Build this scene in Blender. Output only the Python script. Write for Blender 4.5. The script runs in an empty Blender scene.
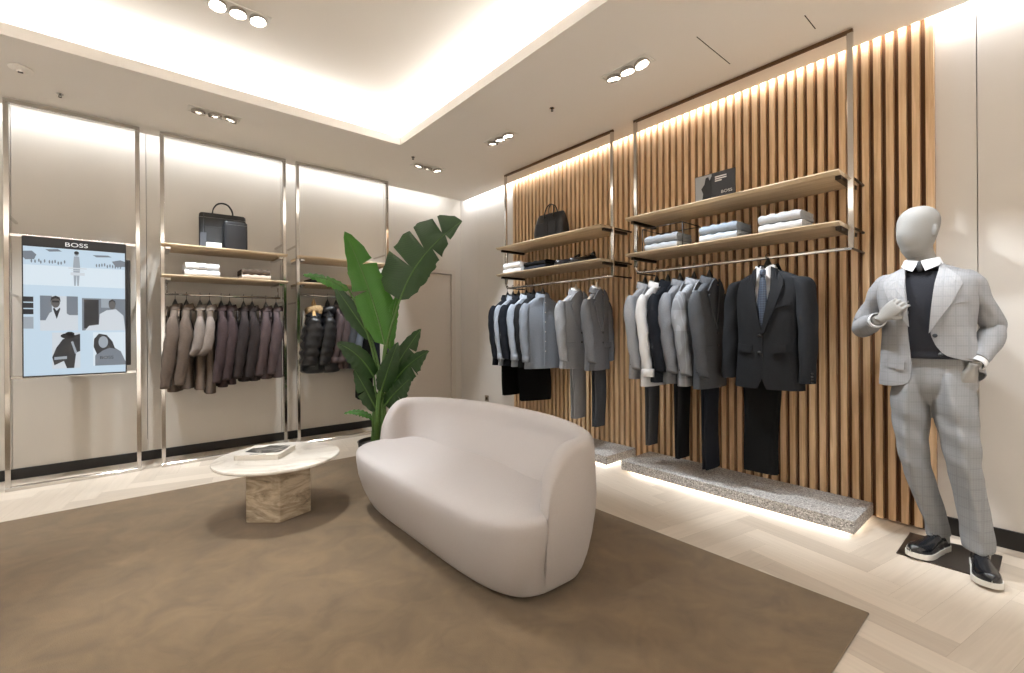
import bpy, bmesh, math, random
from mathutils import Vector, Matrix, noise
PI = math.pi
rnd = random.Random(11)
SC = bpy.context.scene
COL = SC.collection

# ------------------------------------------------------------------ camera
F_PX, YAW, ROLL, PY, EYE = 451.8, math.radians(40.0), math.radians(-0.378), 329.58, 1.2
_F = Vector((math.sin(YAW), math.cos(YAW), 0)); _R0 = Vector((math.cos(YAW), -math.sin(YAW), 0)); _U0 = Vector((0, 0, 1))
_R = math.cos(ROLL) * _R0 + math.sin(ROLL) * _U0
_U = math.cos(ROLL) * _U0 - math.sin(ROLL) * _R0
CAM = Vector((0, 0, EYE))
cd = bpy.data.cameras.new('camera'); cam = bpy.data.objects.new('camera', cd); COL.objects.link(cam)
cam.matrix_world = Matrix(((_R.x, _U.x, -_F.x, 0), (_R.y, _U.y, -_F.y, 0), (_R.z, _U.z, -_F.z, EYE), (0, 0, 0, 1)))
cd.sensor_width = 36.0; cd.lens = F_PX / 1024 * 36.0; cd.shift_y = -(336.5 - PY) / 1024; cd.clip_start = .05
SC.camera = cam
def _ray(u, v): return _F + _R * ((u - 512) / F_PX) - _U * ((v - PY) / F_PX)
def onx(u, v, X): d = _ray(u, v); return CAM + d * (X / d.x)
def ony(u, v, Y): d = _ray(u, v); return CAM + d * (Y / d.y)
def onz(u, v, Z): d = _ray(u, v); return CAM + d * ((Z - EYE) / d.z)

# ------------------------------------------------------------------ materials
def _nt(name):
    m = bpy.data.materials.new(name); m.use_nodes = True
    nt = m.node_tree; return m, nt, nt.nodes['Principled BSDF']
def hexc(h):
    c = [int(h[i:i+2], 16) / 255 for i in (0, 2, 4)]
    return tuple((x / 12.92 if x <= .04045 else ((x + .055) / 1.055) ** 2.4) for x in c) + (1,)
def shade(c, k): return (min(1, c[0] * k), min(1, c[1] * k), min(1, c[2] * k), 1)
def mat(name, col, rough=.5, metal=0., var=0., vs=6., stretch=(1, 1, 1), bump=0., bs=40., bstretch=None, spec=.5, sheen=0., coat=0., trans=0., detail=4):
    m, nt, b = _nt(name)
    if isinstance(col, str): col = hexc(col)
    b.inputs['Base Color'].default_value = col; b.inputs['Roughness'].default_value = rough
    b.inputs['Metallic'].default_value = metal; b.inputs['Specular IOR Level'].default_value = spec
    if sheen: b.inputs['Sheen Weight'].default_value = sheen; b.inputs['Sheen Roughness'].default_value = .5
    if coat: b.inputs['Coat Weight'].default_value = coat; b.inputs['Coat Roughness'].default_value = .1
    N = nt.nodes; L = nt.links
    tc = N.new('ShaderNodeTexCoord')
    if var:
        mp = N.new('ShaderNodeMapping'); mp.inputs['Scale'].default_value = stretch; L.new(tc.outputs['Object'], mp.inputs[0])
        n = N.new('ShaderNodeTexNoise'); n.inputs['Scale'].default_value = vs; n.inputs['Detail'].default_value = detail; L.new(mp.outputs[0], n.inputs[0])
        r = N.new('ShaderNodeValToRGB'); r.color_ramp.elements[0].position = .3; r.color_ramp.elements[1].position = .7
        r.color_ramp.elements[0].color = shade(col, 1 - var); r.color_ramp.elements[1].color = shade(col, 1 + var)
        L.new(n.outputs['Fac'], r.inputs[0]); L.new(r.outputs[0], b.inputs['Base Color'])
    if bump:
        mp2 = N.new('ShaderNodeMapping'); mp2.inputs['Scale'].default_value = bstretch or (1, 1, 1); L.new(tc.outputs['Object'], mp2.inputs[0])
        n2 = N.new('ShaderNodeTexNoise'); n2.inputs['Scale'].default_value = bs; n2.inputs['Detail'].default_value = 3; L.new(mp2.outputs[0], n2.inputs[0])
        bp = N.new('ShaderNodeBump'); bp.inputs['Strength'].default_value = bump; bp.inputs['Distance'].default_value = .01
        L.new(n2.outputs['Fac'], bp.inputs['Height']); L.new(bp.outputs[0], b.inputs['Normal'])
    return m
def emis(name, col, s):
    m, nt, b = _nt(name)
    if isinstance(col, str): col = hexc(col)
    b.inputs['Base Color'].default_value = (0, 0, 0, 1); b.inputs['Emission Color'].default_value = col; b.inputs['Emission Strength'].default_value = s
    b.inputs['Roughness'].default_value = .3
    return m
def wood(name, c1, c2, axis='Z', rough=.5, scale=1.):
    m, nt, b = _nt(name); N = nt.nodes; L = nt.links
    st = {'X': (1.2, 22, 22), 'Y': (22, 1.2, 22), 'Z': (22, 22, 1.2)}[axis]
    tc = N.new('ShaderNodeTexCoord'); mp = N.new('ShaderNodeMapping'); mp.inputs['Scale'].default_value = tuple(s * scale for s in st)
    L.new(tc.outputs['Object'], mp.inputs[0])
    n = N.new('ShaderNodeTexNoise'); n.inputs['Scale'].default_value = 2.2; n.inputs['Detail'].default_value = 7; n.inputs['Distortion'].default_value = .5
    L.new(mp.outputs[0], n.inputs[0])
    r = N.new('ShaderNodeValToRGB'); r.color_ramp.elements[0].position = .32; r.color_ramp.elements[1].position = .68
    r.color_ramp.elements[0].color = hexc(c1); r.color_ramp.elements[1].color = hexc(c2)
    L.new(n.outputs['Fac'], r.inputs[0]); L.new(r.outputs[0], b.inputs['Base Color'])
    b.inputs['Roughness'].default_value = rough
    bp = N.new('ShaderNodeBump'); bp.inputs['Strength'].default_value = .12; bp.inputs['Distance'].default_value = .004
    L.new(n.outputs['Fac'], bp.inputs['Height']); L.new(bp.outputs[0], b.inputs['Normal'])
    return m
def floor_mat():
    m, nt, b = _nt('pale oak herringbone'); N = nt.nodes; L = nt.links
    uv = N.new('ShaderNodeUVMap'); uv.uv_map = 'UVMap'
    mp = N.new('ShaderNodeMapping'); mp.inputs['Scale'].default_value = (1.5, 26, 1); L.new(uv.outputs[0], mp.inputs[0])
    n = N.new('ShaderNodeTexNoise'); n.inputs['Scale'].default_value = 2.; n.inputs['Detail'].default_value = 6; n.inputs['Distortion'].default_value = .6
    L.new(mp.outputs[0], n.inputs[0])
    at = N.new('ShaderNodeAttribute'); at.attribute_name = 'plank'
    mix = N.new('ShaderNodeMath'); mix.operation = 'MULTIPLY_ADD'; mix.inputs[1].default_value = .55
    mul = N.new('ShaderNodeMath'); mul.operation = 'MULTIPLY'; mul.inputs[1].default_value = .5
    L.new(n.outputs['Fac'], mul.inputs[0]); L.new(at.outputs['Fac'], mix.inputs[0]); L.new(mul.outputs[0], mix.inputs[2])
    r = N.new('ShaderNodeValToRGB'); r.color_ramp.elements[0].position = .1; r.color_ramp.elements[1].position = .85
    r.color_ramp.elements[0].color = hexc('AEA090'); r.color_ramp.elements[1].color = hexc('CFC2B2')
    L.new(mix.outputs[0], r.inputs[0]); L.new(r.outputs[0], b.inputs['Base Color'])
    b.inputs['Roughness'].default_value = .42
    bp = N.new('ShaderNodeBump'); bp.inputs['Strength'].default_value = .06; bp.inputs['Distance'].default_value = .003
    L.new(n.outputs['Fac'], bp.inputs['Height']); L.new(bp.outputs[0], b.inputs['Normal'])
    return m
def rug_mat():
    m, nt, b = _nt('brown velvet pile'); N = nt.nodes; L = nt.links
    tc = N.new('ShaderNodeTexCoord')
    n = N.new('ShaderNodeTexNoise'); n.inputs['Scale'].default_value = 5.; n.inputs['Detail'].default_value = 8; n.inputs['Roughness'].default_value = .66; n.inputs['Distortion'].default_value = .9
    L.new(tc.outputs['Object'], n.inputs[0])
    r = N.new('ShaderNodeValToRGB'); r.color_ramp.elements[0].position = .3; r.color_ramp.elements[1].position = .74
    r.color_ramp.elements[0].color = hexc('58462F'); r.color_ramp.elements[1].color = hexc('745E41')
    L.new(n.outputs['Fac'], r.inputs[0]); L.new(r.outputs[0], b.inputs['Base Color'])
    b.inputs['Roughness'].default_value = .95; b.inputs['Specular IOR Level'].default_value = .1
    b.inputs['Sheen Weight'].default_value = .25; b.inputs['Sheen Roughness'].default_value = .6
    n2 = N.new('ShaderNodeTexNoise'); n2.inputs['Scale'].default_value = 260; L.new(tc.outputs['Object'], n2.inputs[0])
    bp = N.new('ShaderNodeBump'); bp.inputs['Strength'].default_value = .5; bp.inputs['Distance'].default_value = .004
    L.new(n2.outputs['Fac'], bp.inputs['Height']); L.new(bp.outputs[0], b.inputs['Normal'])
    return m
def stone(name, c0, c1, c2, scale=2., rot=.6, rough=.45):
    m, nt, b = _nt(name); N = nt.nodes; L = nt.links
    tc = N.new('ShaderNodeTexCoord'); mp = N.new('ShaderNodeMapping'); mp.inputs['Rotation'].default_value = (rot, .5, .3); mp.inputs['Scale'].default_value = (1, 1, 2.6)
    L.new(tc.outputs['Object'], mp.inputs[0])
    n = N.new('ShaderNodeTexNoise'); n.inputs['Scale'].default_value = scale; n.inputs['Detail'].default_value = 9; n.inputs['Roughness'].default_value = .68; n.inputs['Distortion'].default_value = 1.6
    L.new(mp.outputs[0], n.inputs[0])
    r = N.new('ShaderNodeValToRGB'); e = r.color_ramp.elements; e[0].position = .3; e[0].color = hexc(c0); e[1].position = .62; e[1].color = hexc(c2)
    k = e.new(.47); k.color = hexc(c1)
    L.new(n.outputs['Fac'], r.inputs[0]); L.new(r.outputs[0], b.inputs['Base Color']); b.inputs['Roughness'].default_value = rough
    return m
def terrazzo():
    m, nt, b = _nt('speckled grey stone'); N = nt.nodes; L = nt.links
    tc = N.new('ShaderNodeTexCoord'); v = N.new('ShaderNodeTexVoronoi'); v.inputs['Scale'].default_value = 150; L.new(tc.outputs['Object'], v.inputs[0])
    sp = N.new('ShaderNodeSeparateColor'); L.new(v.outputs['Color'], sp.inputs[0])
    r = N.new('ShaderNodeValToRGB'); e = r.color_ramp.elements; e[0].position = 0; e[0].color = hexc('6A6764'); e[1].position = 1; e[1].color = hexc('D6D3CF')
    k = e.new(.25); k.color = hexc('979390'); k = e.new(.7); k.color = hexc('AEAAA6')
    L.new(sp.outputs[0], r.inputs[0]); L.new(r.outputs[0], b.inputs['Base Color']); b.inputs['Roughness'].default_value = .5
    return m
def check(name, base, line, sy, sz, rough=.85, amt=.5, axis=1, pane=0.):
    """fine glen check: thin crossing lines in the object's lateral axis and height"""
    m, nt, b = _nt(name); N = nt.nodes; L = nt.links
    tc = N.new('ShaderNodeTexCoord'); sp = N.new('ShaderNodeSeparateXYZ'); L.new(tc.outputs['Object'], sp.inputs[0])
    def lines(sock, period, wide):
        a = N.new('ShaderNodeMath'); a.operation = 'MULTIPLY'; a.inputs[1].default_value = 1 / period; L.new(sock, a.inputs[0])
        f = N.new('ShaderNodeMath'); f.operation = 'FRACT'; L.new(a.outputs[0], f.inputs[0])
        g = N.new('ShaderNodeMath'); g.operation = 'LESS_THAN'; g.inputs[1].default_value = wide; L.new(f.outputs[0], g.inputs[0])
        return g.outputs[0]
    o1 = lines(sp.outputs[axis], sy, .3); o2 = lines(sp.outputs[2], sz, .3)
    ad = N.new('ShaderNodeMath'); ad.operation = 'ADD'; L.new(o1, ad.inputs[0]); L.new(o2, ad.inputs[1])
    ml = N.new('ShaderNodeMath'); ml.operation = 'MULTIPLY'; ml.inputs[1].default_value = amt; L.new(ad.outputs[0], ml.inputs[0])
    if pane:
        p1 = lines(sp.outputs[axis], .045, .16); p2 = lines(sp.outputs[2], .05, .16)
        a2 = N.new('ShaderNodeMath'); a2.operation = 'MAXIMUM'; L.new(p1, a2.inputs[0]); L.new(p2, a2.inputs[1])
        m2 = N.new('ShaderNodeMath'); m2.operation = 'MULTIPLY_ADD'; m2.inputs[1].default_value = pane; L.new(a2.outputs[0], m2.inputs[0]); L.new(ml.outputs[0], m2.inputs[2]); ml = m2
    n = N.new('ShaderNodeTexNoise'); n.inputs['Scale'].default_value = 160; L.new(tc.outputs['Object'], n.inputs[0])
    mx = N.new('ShaderNodeMix'); mx.data_type = 'RGBA'; L.new(ml.outputs[0], mx.inputs[0])
    mx.inputs[6].default_value = hexc(base); mx.inputs[7].default_value = hexc(line)
    L.new(mx.outputs[2], b.inputs['Base Color']); b.inputs['Roughness'].default_value = rough; b.inputs['Specular IOR Level'].default_value = .25
    bp = N.new('ShaderNodeBump'); bp.inputs['Strength'].default_value = .15; bp.inputs['Distance'].default_value = .003
    L.new(n.outputs['Fac'], bp.inputs['Height']); L.new(bp.outputs[0], b.inputs['Normal'])
    return m
def leaf_mat(name, c1, c2, tr):
    m, nt, b = _nt(name); N = nt.nodes; L = nt.links
    uv = N.new('ShaderNodeUVMap'); uv.uv_map = 'UVMap'
    w = N.new('ShaderNodeTexWave'); w.bands_direction = 'Y'; w.inputs['Scale'].default_value = 9; w.inputs['Distortion'].default_value = 1.5
    L.new(uv.outputs[0], w.inputs[0])
    r = N.new('ShaderNodeValToRGB'); r.color_ramp.elements[0].color = hexc(c1); r.color_ramp.elements[1].color = hexc(c2)
    L.new(w.outputs['Fac'], r.inputs[0]); L.new(r.outputs[0], b.inputs['Base Color'])
    b.inputs['Roughness'].default_value = .38
    bp = N.new('ShaderNodeBump'); bp.inputs['Strength'].default_value = .25; bp.inputs['Distance'].default_value = .004
    L.new(w.outputs['Fac'], bp.inputs['Height']); L.new(bp.outputs[0], b.inputs['Normal'])
    t = N.new('ShaderNodeBsdfTranslucent'); L.new(r.outputs[0], t.inputs[0])
    mx = N.new('ShaderNodeMixShader'); mx.inputs[0].default_value = tr
    out = nt.nodes['Material Output']; L.new(b.outputs[0], mx.inputs[1]); L.new(t.outputs[0], mx.inputs[2]); L.new(mx.outputs[0], out.inputs[0])
    return m

MT = dict(
    ceiling=mat('warm white ceiling paint', 'EEE9E3', .9), ceiling_hi=mat('white tray ceiling paint', 'EEE8E0', .9),
    wall=mat('greige wall panel', 'C2BBB1', .38, var=.02, vs=3, stretch=(1, 1, .15), bump=.05, bs=30, bstretch=(12, 12, .3)),
    wallr=mat('greige painted wall', 'C8C2BB', .6, var=.02, vs=3),
    door=mat('door paint', 'BDB3A8', .5), black=mat('black skirting', '14110F', .4),
    slat=wood('oak slat', 'B6936B', 'D8B792', 'Z', .5), slatback=mat('dark backing board', '6A482B', .8),
    oak=wood('pale oak shelf', 'B09A7C', 'CBB79A', 'Y', .5), oakx=wood('pale oak shelf board', 'B09A7C', 'CBB79A', 'X', .5),
    floor=floor_mat(), rug=rug_mat(),
    chrome=mat('polished nickel', 'C8C5C1', .10, 1.), bronze=mat('brushed bronze', '6E5A48', .35, 1.), darkm=mat('dark bronze bracket', '3A3028', .4, .8),
    sofa=mat('pale grey boucle', 'BBB4B1', .95, var=.05, vs=300, bump=.6, bs=420, spec=.15, sheen=.15),
    marble=stone('pale marble top', 'A89E92', 'CFC7BC', 'DDD7CE', 3.2, .3), trav=stone('veined travertine', '5F5346', 'A5957F', 'CDBFA9', 4.2, .9),
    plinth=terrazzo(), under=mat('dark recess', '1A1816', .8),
    white=mat('white paint', 'E8E4DE', .5), whitecloth=mat('white cotton', 'D8D9DC', .9, bump=.2, bs=200), ltblue=mat('light blue cotton', '9CA4B0', .9, var=.05, vs=60, bump=.2, bs=200),
    navy=mat('navy wool', '1A1D24', .9, var=.1, vs=80, bump=.2, bs=260, spec=.2), black_cloth=mat('black wool', '070707', .9, bump=.2, bs=200, spec=.2),
    charcoal=mat('charcoal wool', '1A1B1E', .88, var=.12, vs=90, bump=.25, bs=260, spec=.25), grey=mat('mid grey wool', '6E7075', .9, var=.08, vs=120, bump=.25, bs=260, spec=.2),
    ltgrey=mat('light grey wool', '8F9196', .9, var=.07, vs=120, bump=.25, bs=260, spec=.2), dkgrey=mat('dark grey wool', '45474B', .9, var=.1, vs=120, bump=.25, bs=260, spec=.2),
    steel=mat('blue grey wool', '5A616B', .9, var=.08, vs=120, bump=.25, bs=260, spec=.2),
    taupe=mat('taupe wool', '564A41', .92, var=.08, vs=60, bump=.2, bs=220, spec=.2), ltaupe=mat('light heather jersey', '736962', .95, var=.1, vs=120, bump=.2, bs=220, spec=.15),
    maroon=mat('dark plum wool', '392D2D', .92, var=.1, vs=60, bump=.2, bs=220, spec=.2), brown=mat('dark brown wool', '2D2625', .92, var=.1, vs=60, bump=.2, bs=220, spec=.2),
    mauve=mat('mauve brown wool', '4B3F3F', .92, var=.08, vs=60, bump=.2, bs=220, spec=.2),
    puffer=mat('black quilted nylon', '0A0A0E', .36, bump=.15, bs=60), tan=mat('tan wood', 'B08E5E', .5), tanfur=mat('tan collar lining', 'A68A64', .95, var=.2, vs=60, bump=1., bs=150),
    hanger=mat('black hanger', '0C0B0B', .35), palewood=mat('pale hanger', 'C4B8A8', .5),
    leather=mat('black grained leather', '0B0B0D', .45, bump=.25, bs=240), leather2=mat('dark glossy leather', '12151B', .3, bump=.2, bs=240), zip=mat('zip metal', '8A8A88', .3, 1.),
    leaf=leaf_mat('dark leaf', '1F3A1A', '2E4F24', .12), leaf_lit=leaf_mat('bright leaf', '2F651A', '4C882B', .25), stem=mat('plant stem', '4E7034', .5, var=.15, vs=8),  # bright leaf: light shining through the leaves put into a lighter green
    soil=mat('soil', '1E1711', .95, bump=.8, bs=60), pot=mat('dark pot', '2B2521', .5),
    skin=mat('mannequin fabric grey', '8B8986', .8, bump=.15, bs=300), hand=mat('mannequin hand grey', 'A8A49E', .6),
    glen=check('grey glen check', '919193', '66686D', .0085, .0085, amt=.12, pane=.15), glen2=check('grey check lapel', '9C9C9E', '707277', .0085, .0085, amt=.10, pane=.13),
    troucheck=check('grey check trousers', '868687', '5E6064', .0085, .0085, amt=.14, pane=.14),
    sweater=mat('dark navy knit', '2A2B30', .95, bump=.3, bs=300, spec=.15), sole=mat('white rubber sole', 'D5D2CC', .6), shoe=mat('black polished leather', '121419', .25, coat=.3),
    plate=mat('dark steel plate', '57504A', .35, .9), paper=mat('book paper', 'D8D3CA', .8), cover=None,
)
MT.pop('cover')

# ------------------------------------------------------------------ object helpers
def mk(name, bm, m, parent=None, smooth=False, local=False, angle=None, kind=None, label=None):
    """link ONE mesh object; world-space geometry is brought into the parent's frame unless local"""
    bmesh.ops.recalc_face_normals(bm, faces=bm.faces)
    if parent is not None and not local:
        bmesh.ops.transform(bm, matrix=parent.matrix_basis.inverted(), verts=bm.verts)
    me = bpy.data.meshes.new(name); bm.to_mesh(me); bm.free()
    for mm in (m if isinstance(m, (list, tuple)) else [m]): me.materials.append(mm)
    if smooth:
        for p in me.polygons: p.use_smooth = True
        if angle: me.set_sharp_from_angle(angle=math.radians(angle))
    o = bpy.data.objects.new(name, me); COL.objects.link(o)
    if parent is not None: o.parent = parent
    if kind: o['kind'] = kind
    if label: o['label'] = label
    return o
def thing(name, label, cat, loc=(0, 0, 0), rz=0., group=None):
    o = bpy.data.objects.new(name, None); COL.objects.link(o); o.location = loc; o.rotation_euler = (0, 0, rz); o.empty_display_size = .1
    o.matrix_basis = Matrix.Translation(loc) @ Matrix.Rotation(rz, 4, 'Z')
    o['label'] = label; o['category'] = cat
    if group: o['group'] = group
    return o
def tag(o, label, cat, group=None):
    o['label'] = label; o['category'] = cat
    if group: o['group'] = group
    return o
def struct(name, bm, m, smooth=False): return mk(name, bm, m, None, smooth, kind='structure')
def recenter(o, base=True):
    """move a single-mesh thing's origin to its own base"""
    vs = [v.co for v in o.data.vertices]
    c = Vector((sum(v.x for v in vs) / len(vs), sum(v.y for v in vs) / len(vs), min(v.z for v in vs)))
    o.data.transform(Matrix.Translation(-c)); o.location = c; return o

# ------------------------------------------------------------------ shape helpers
def BM(): return bmesh.new()
def box(bm, lo, hi, bev=0., seg=2, rot=None, about=None):
    lo, hi = Vector(lo), Vector(hi); c = (lo + hi) / 2
    r = bmesh.ops.create_cube(bm, size=1, matrix=Matrix.Translation(c) @ Matrix.Diagonal((hi - lo).to_4d()))
    vs = r['verts']
    if bev:
        es = list({e for v in vs for e in v.link_edges})
        rr = bmesh.ops.bevel(bm, geom=es, offset=bev, segments=seg, affect='EDGES', profile=.5)
        vs = list({v for f in rr['faces'] for v in f.verts} | {v for v in vs if v.is_valid})
        # gather the whole island
        seen = set(vs); st = list(vs)
        while st:
            v = st.pop()
            for e in v.link_edges:
                w = e.other_vert(v)
                if w not in seen: seen.add(w); st.append(w)
        vs = list(seen)
    if rot is not None:
        p = Vector(about) if about is not None else c
        bmesh.ops.transform(bm, matrix=Matrix.Translation(p) @ rot @ Matrix.Translation(-p), verts=vs)
    return vs
def loft(bm, rings, cap=(True, True), closed=True):
    R = [[bm.verts.new(p) for p in r] for r in rings]
    n = len(R[0]); m = n if closed else n - 1
    for a, b in zip(R, R[1:]):
        for i in range(m):
            j = (i + 1) % n
            try: bm.faces.new((a[i], a[j], b[j], b[i]))
            except ValueError: pass
    if closed:
        if cap[0]: bm.faces.new(R[0])
        if cap[1]: bm.faces.new(list(reversed(R[-1])))
    return R
def catmull(pts, k=4):
    """smooth interpolation of a list of equal-length tuples"""
    P = [Vector(p) if len(p) == 3 else p for p in pts]; out = []
    def g(i): return pts[max(0, min(len(pts) - 1, i))]
    for i in range(len(pts) - 1):
        a, b, c, d = g(i - 1), g(i), g(i + 1), g(i + 2)
        for s in range(k):
            t = s / k
            out.append(tuple(.5 * (2 * b[q] + (c[q] - a[q]) * t + (2 * a[q] - 5 * b[q] + 4 * c[q] - d[q]) * t * t + (3 * b[q] - a[q] - 3 * c[q] + d[q]) * t ** 3) for q in range(len(b))))
    out.append(tuple(pts[-1])); return out
def tube(bm, pts, rad, n=10, cap=True, smooth=0, up=None):
    """round sweep along points; rad a number, a list, or (ra, rb) pairs"""
    if not isinstance(rad, (list, tuple)): rad = [rad] * len(pts)
    rad = [(r, r) if not isinstance(r, (list, tuple)) else r for r in rad]
    if smooth:
        q = catmull([tuple(p) + tuple(r) for p, r in zip(pts, rad)], smooth)
        pts = [v[:3] for v in q]; rad = [v[3:] for v in q]
    P = [Vector(p) for p in pts]; rings = []; pn = None
    for i, p in enumerate(P):
        t = (P[min(i + 1, len(P) - 1)] - P[max(i - 1, 0)]).normalized()
        if pn is None:
            ref = Vector(up) if up is not None else (Vector((0, 0, 1)) if abs(t.z) < .9 else Vector((0, 1, 0)))
            pn = (ref - t * ref.dot(t)).normalized()
        else: pn = (pn - t * pn.dot(t)).normalized()
        bn = t.cross(pn)
        rings.append([p + pn * (rad[i][0] * math.cos(2 * PI * k / n)) + bn * (rad[i][1] * math.sin(2 * PI * k / n)) for k in range(n)])
    return loft(bm, rings, (cap, cap))
def bar(bm, a, b, wx, wy, bev=.002):
    """square bar along an axis-aligned line a-b; wx, wy = thickness across the two other axes (x before y before z)"""
    a, b = Vector(a), Vector(b); d = b - a; ax = max(range(3), key=lambda i: abs(d[i])); o = [i for i in range(3) if i != ax]
    lo = Vector([min(a[i], b[i]) for i in range(3)]); hi = Vector([max(a[i], b[i]) for i in range(3)])
    for i, w in zip(o, (wx, wy)): lo[i] -= w / 2; hi[i] += w / 2
    return box(bm, lo, hi, bev, 1)
def lathe(bm, prof, n=32, c=(0, 0, 0)):
    c = Vector(c)
    return loft(bm, [[c + Vector((r * math.cos(2 * PI * k / n), r * math.sin(2 * PI * k / n), z)) for k in range(n)] for r, z in prof])
def prism(bm, poly, a, b, axis='y'):
    """extrude a 2-D polygon between a and b along an axis (poly in the two remaining axes, in order)"""
    def P(p, t): return {'x': (t, p[0], p[1]), 'y': (p[0], t, p[1]), 'z': (p[0], p[1], t)}[axis]
    return loft(bm, [[P(p, a) for p in poly], [P(p, b) for p in poly]])
def ell(cx, cy, z, a, b, n=24, p=2., ph=0.):
    out = []
    for k in range(n):
        t = 2 * PI * k / n + ph; c, s = math.cos(t), math.sin(t)
        out.append(Vector((cx + a * math.copysign(abs(c) ** (2 / p), c), cy + b * math.copysign(abs(s) ** (2 / p), s), z)))
    return out
def baked(bm, mods):
    """apply modifiers to a bmesh: mods = [(type, {settings})]"""
    me = bpy.data.meshes.new('tmp'); bm.to_mesh(me); bm.free()
    o = bpy.data.objects.new('tmp', me); COL.objects.link(o)
    for t, kw in mods:
        md = o.modifiers.new('m', t)
        for k, v in kw.items(): setattr(md, k, v)
    dg = bpy.context.evaluated_depsgraph_get(); dg.update()
    me2 = bpy.data.meshes.new_from_object(o.evaluated_get(dg))
    b2 = bmesh.new(); b2.from_mesh(me2)
    bpy.data.objects.remove(o); bpy.data.meshes.remove(me); bpy.data.meshes.remove(me2)
    return b2
def text_bm(s, size, bold=0., ext=.0008):
    cu = bpy.data.curves.new('t', 'FONT'); cu.body = s; cu.size = size; cu.align_x = 'CENTER'; cu.align_y = 'CENTER'; cu.extrude = ext; cu.offset = bold
    o = bpy.data.objects.new('t', cu); COL.objects.link(o)
    dg = bpy.context.evaluated_depsgraph_get(); dg.update()
    me = bpy.data.meshes.new_from_object(o.evaluated_get(dg)); b = bmesh.new(); b.from_mesh(me)
    bpy.data.objects.remove(o); bpy.data.curves.remove(cu); bpy.data.meshes.remove(me); return b
def xf(bm, M): bmesh.ops.transform(bm, matrix=M, verts=bm.verts); return bm
def area(name, loc, size, energy, direction, col=(1, .86, .68)):
    l = bpy.data.lights.new(name, 'AREA'); l.shape = 'RECTANGLE'; l.size, l.size_y = size; l.energy = energy; l.color = col
    o = bpy.data.objects.new(name, l); COL.objects.link(o); o.location = loc
    d = Vector(direction).normalized(); o.rotation_euler = d.to_track_quat('-Z', 'Y' ).to_euler(); return o

# ================================================================== ROOM
ZC = 2.985            # soffit height
XW, YW = 3.62, 5.45   # right wall / far wall faces
XL, YB = -3.2, -3.0   # unseen left and rear walls
# herringbone floor, rotated 11 degrees to the walls
def herringbone():
    bm = BM(); uvl = bm.loops.layers.uv.new('UVMap'); W, L = .14, .70; n = round(L / W)
    cl = bm.loops.layers.float_color.new('plank')
    a = math.radians(-11); ca, sa = math.cos(a), math.sin(a)
    def plank(x, y, w, h, horiz):
        pts = [(x, y), (x + w, y), (x + w, y + h), (x, y + h)]
        g = .0003
        pts = [(x + g, y + g), (x + w - g, y + g), (x + w - g, y + h - g), (x + g, y + h - g)]
        wp = [(p[0] * ca - p[1] * sa + .3, p[0] * sa + p[1] * ca + 1.2) for p in pts]
        if not any(XL - .5 < q[0] < XW + .5 and YB - .5 < q[1] < YW + .5 for q in wp): return
        f = bm.faces.new([bm.verts.new((q[0], q[1], 0)) for q in wp]); r = rnd.random(); o = rnd.random() * 40
        for lp, p in zip(f.loops, pts):
            u, v = (p[0] - x, p[1] - y) if horiz else (p[1] - y, p[0] - x)
            lp[uvl].uv = (u + o, v + o * 3); lp[cl] = (r, r, r, 1)
    # herringbone lattice: steps (W, W) and (2L.., 0)
    for i in range(-70, 71):
        for j in range(-12, 13):
            ox, oy = i * W + j * L, i * W - j * L
            if abs(ox) > 9 or abs(oy) > 9: continue
            plank(ox, oy, L, W, True)
            plank(ox - W, oy, W, L, False)
    bmesh.ops.recalc_face_normals(bm, faces=bm.faces)
    return bm
fl = struct('floor', herringbone(), MT['floor'])
b = BM(); box(b, (XL - .1, YB - .1, -.12), (XW + .1, YW + .1, -.002)); struct('floor_slab', b, mat('oak joint filler', '8F7F6C', .7))
# soffit ceiling with a raised tray
TX0, TX1, TY0, TY1 = -1.9, 1.985, -2.2, 4.02
b = BM()
SX, SY = 3.525, 5.23   # ceiling stops short of the walls: light slots
for lo, hi in (((XL, TY1, ZC), (SX, SY, ZC + .075)), ((XL, YB, ZC), (SX, TY0, ZC + .075)), ((XL, TY0, ZC), (TX0, TY1, ZC + .075)), ((TX1, TY0, ZC), (SX, TY1, ZC + .075))):
    box(b, lo, hi)
struct('ceiling', b, MT['ceiling'])
b = BM(); LED = .22; ZT = 3.27
box(b, (TX0 - LED, TY0 - LED, ZT), (TX1 + LED, TY1 + LED, ZT + .05))
for lo, hi in (((TX0 - LED - .03, TY0 - LED, ZC + .075), (TX0 - LED, TY1 + LED, ZT)), ((TX1 + LED, TY0 - LED, ZC + .075), (TX1 + LED + .03, TY1 + LED, ZT)),
               ((TX0 - LED, TY0 - LED - .03, ZC + .075), (TX1 + LED, TY0 - LED, ZT)), ((TX0 - LED, TY1 + LED, ZC + .075), (TX1 + LED, TY1 + LED + .03, ZT))):
    box(b, lo, hi)
struct('ceiling_tray', b, MT['ceiling_hi'])
b = BM(); box(b, (SX, YB, 3.22), (XW, YW, 3.25)); box(b, (XL, SY, 3.22), (SX, YW, 3.25)); box(b, (SX - .03, YB, ZC + .0755), (SX, SY - .001, 3.22)) if False else None
struct('ceiling_slot', b, MT['ceiling_hi'])
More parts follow.
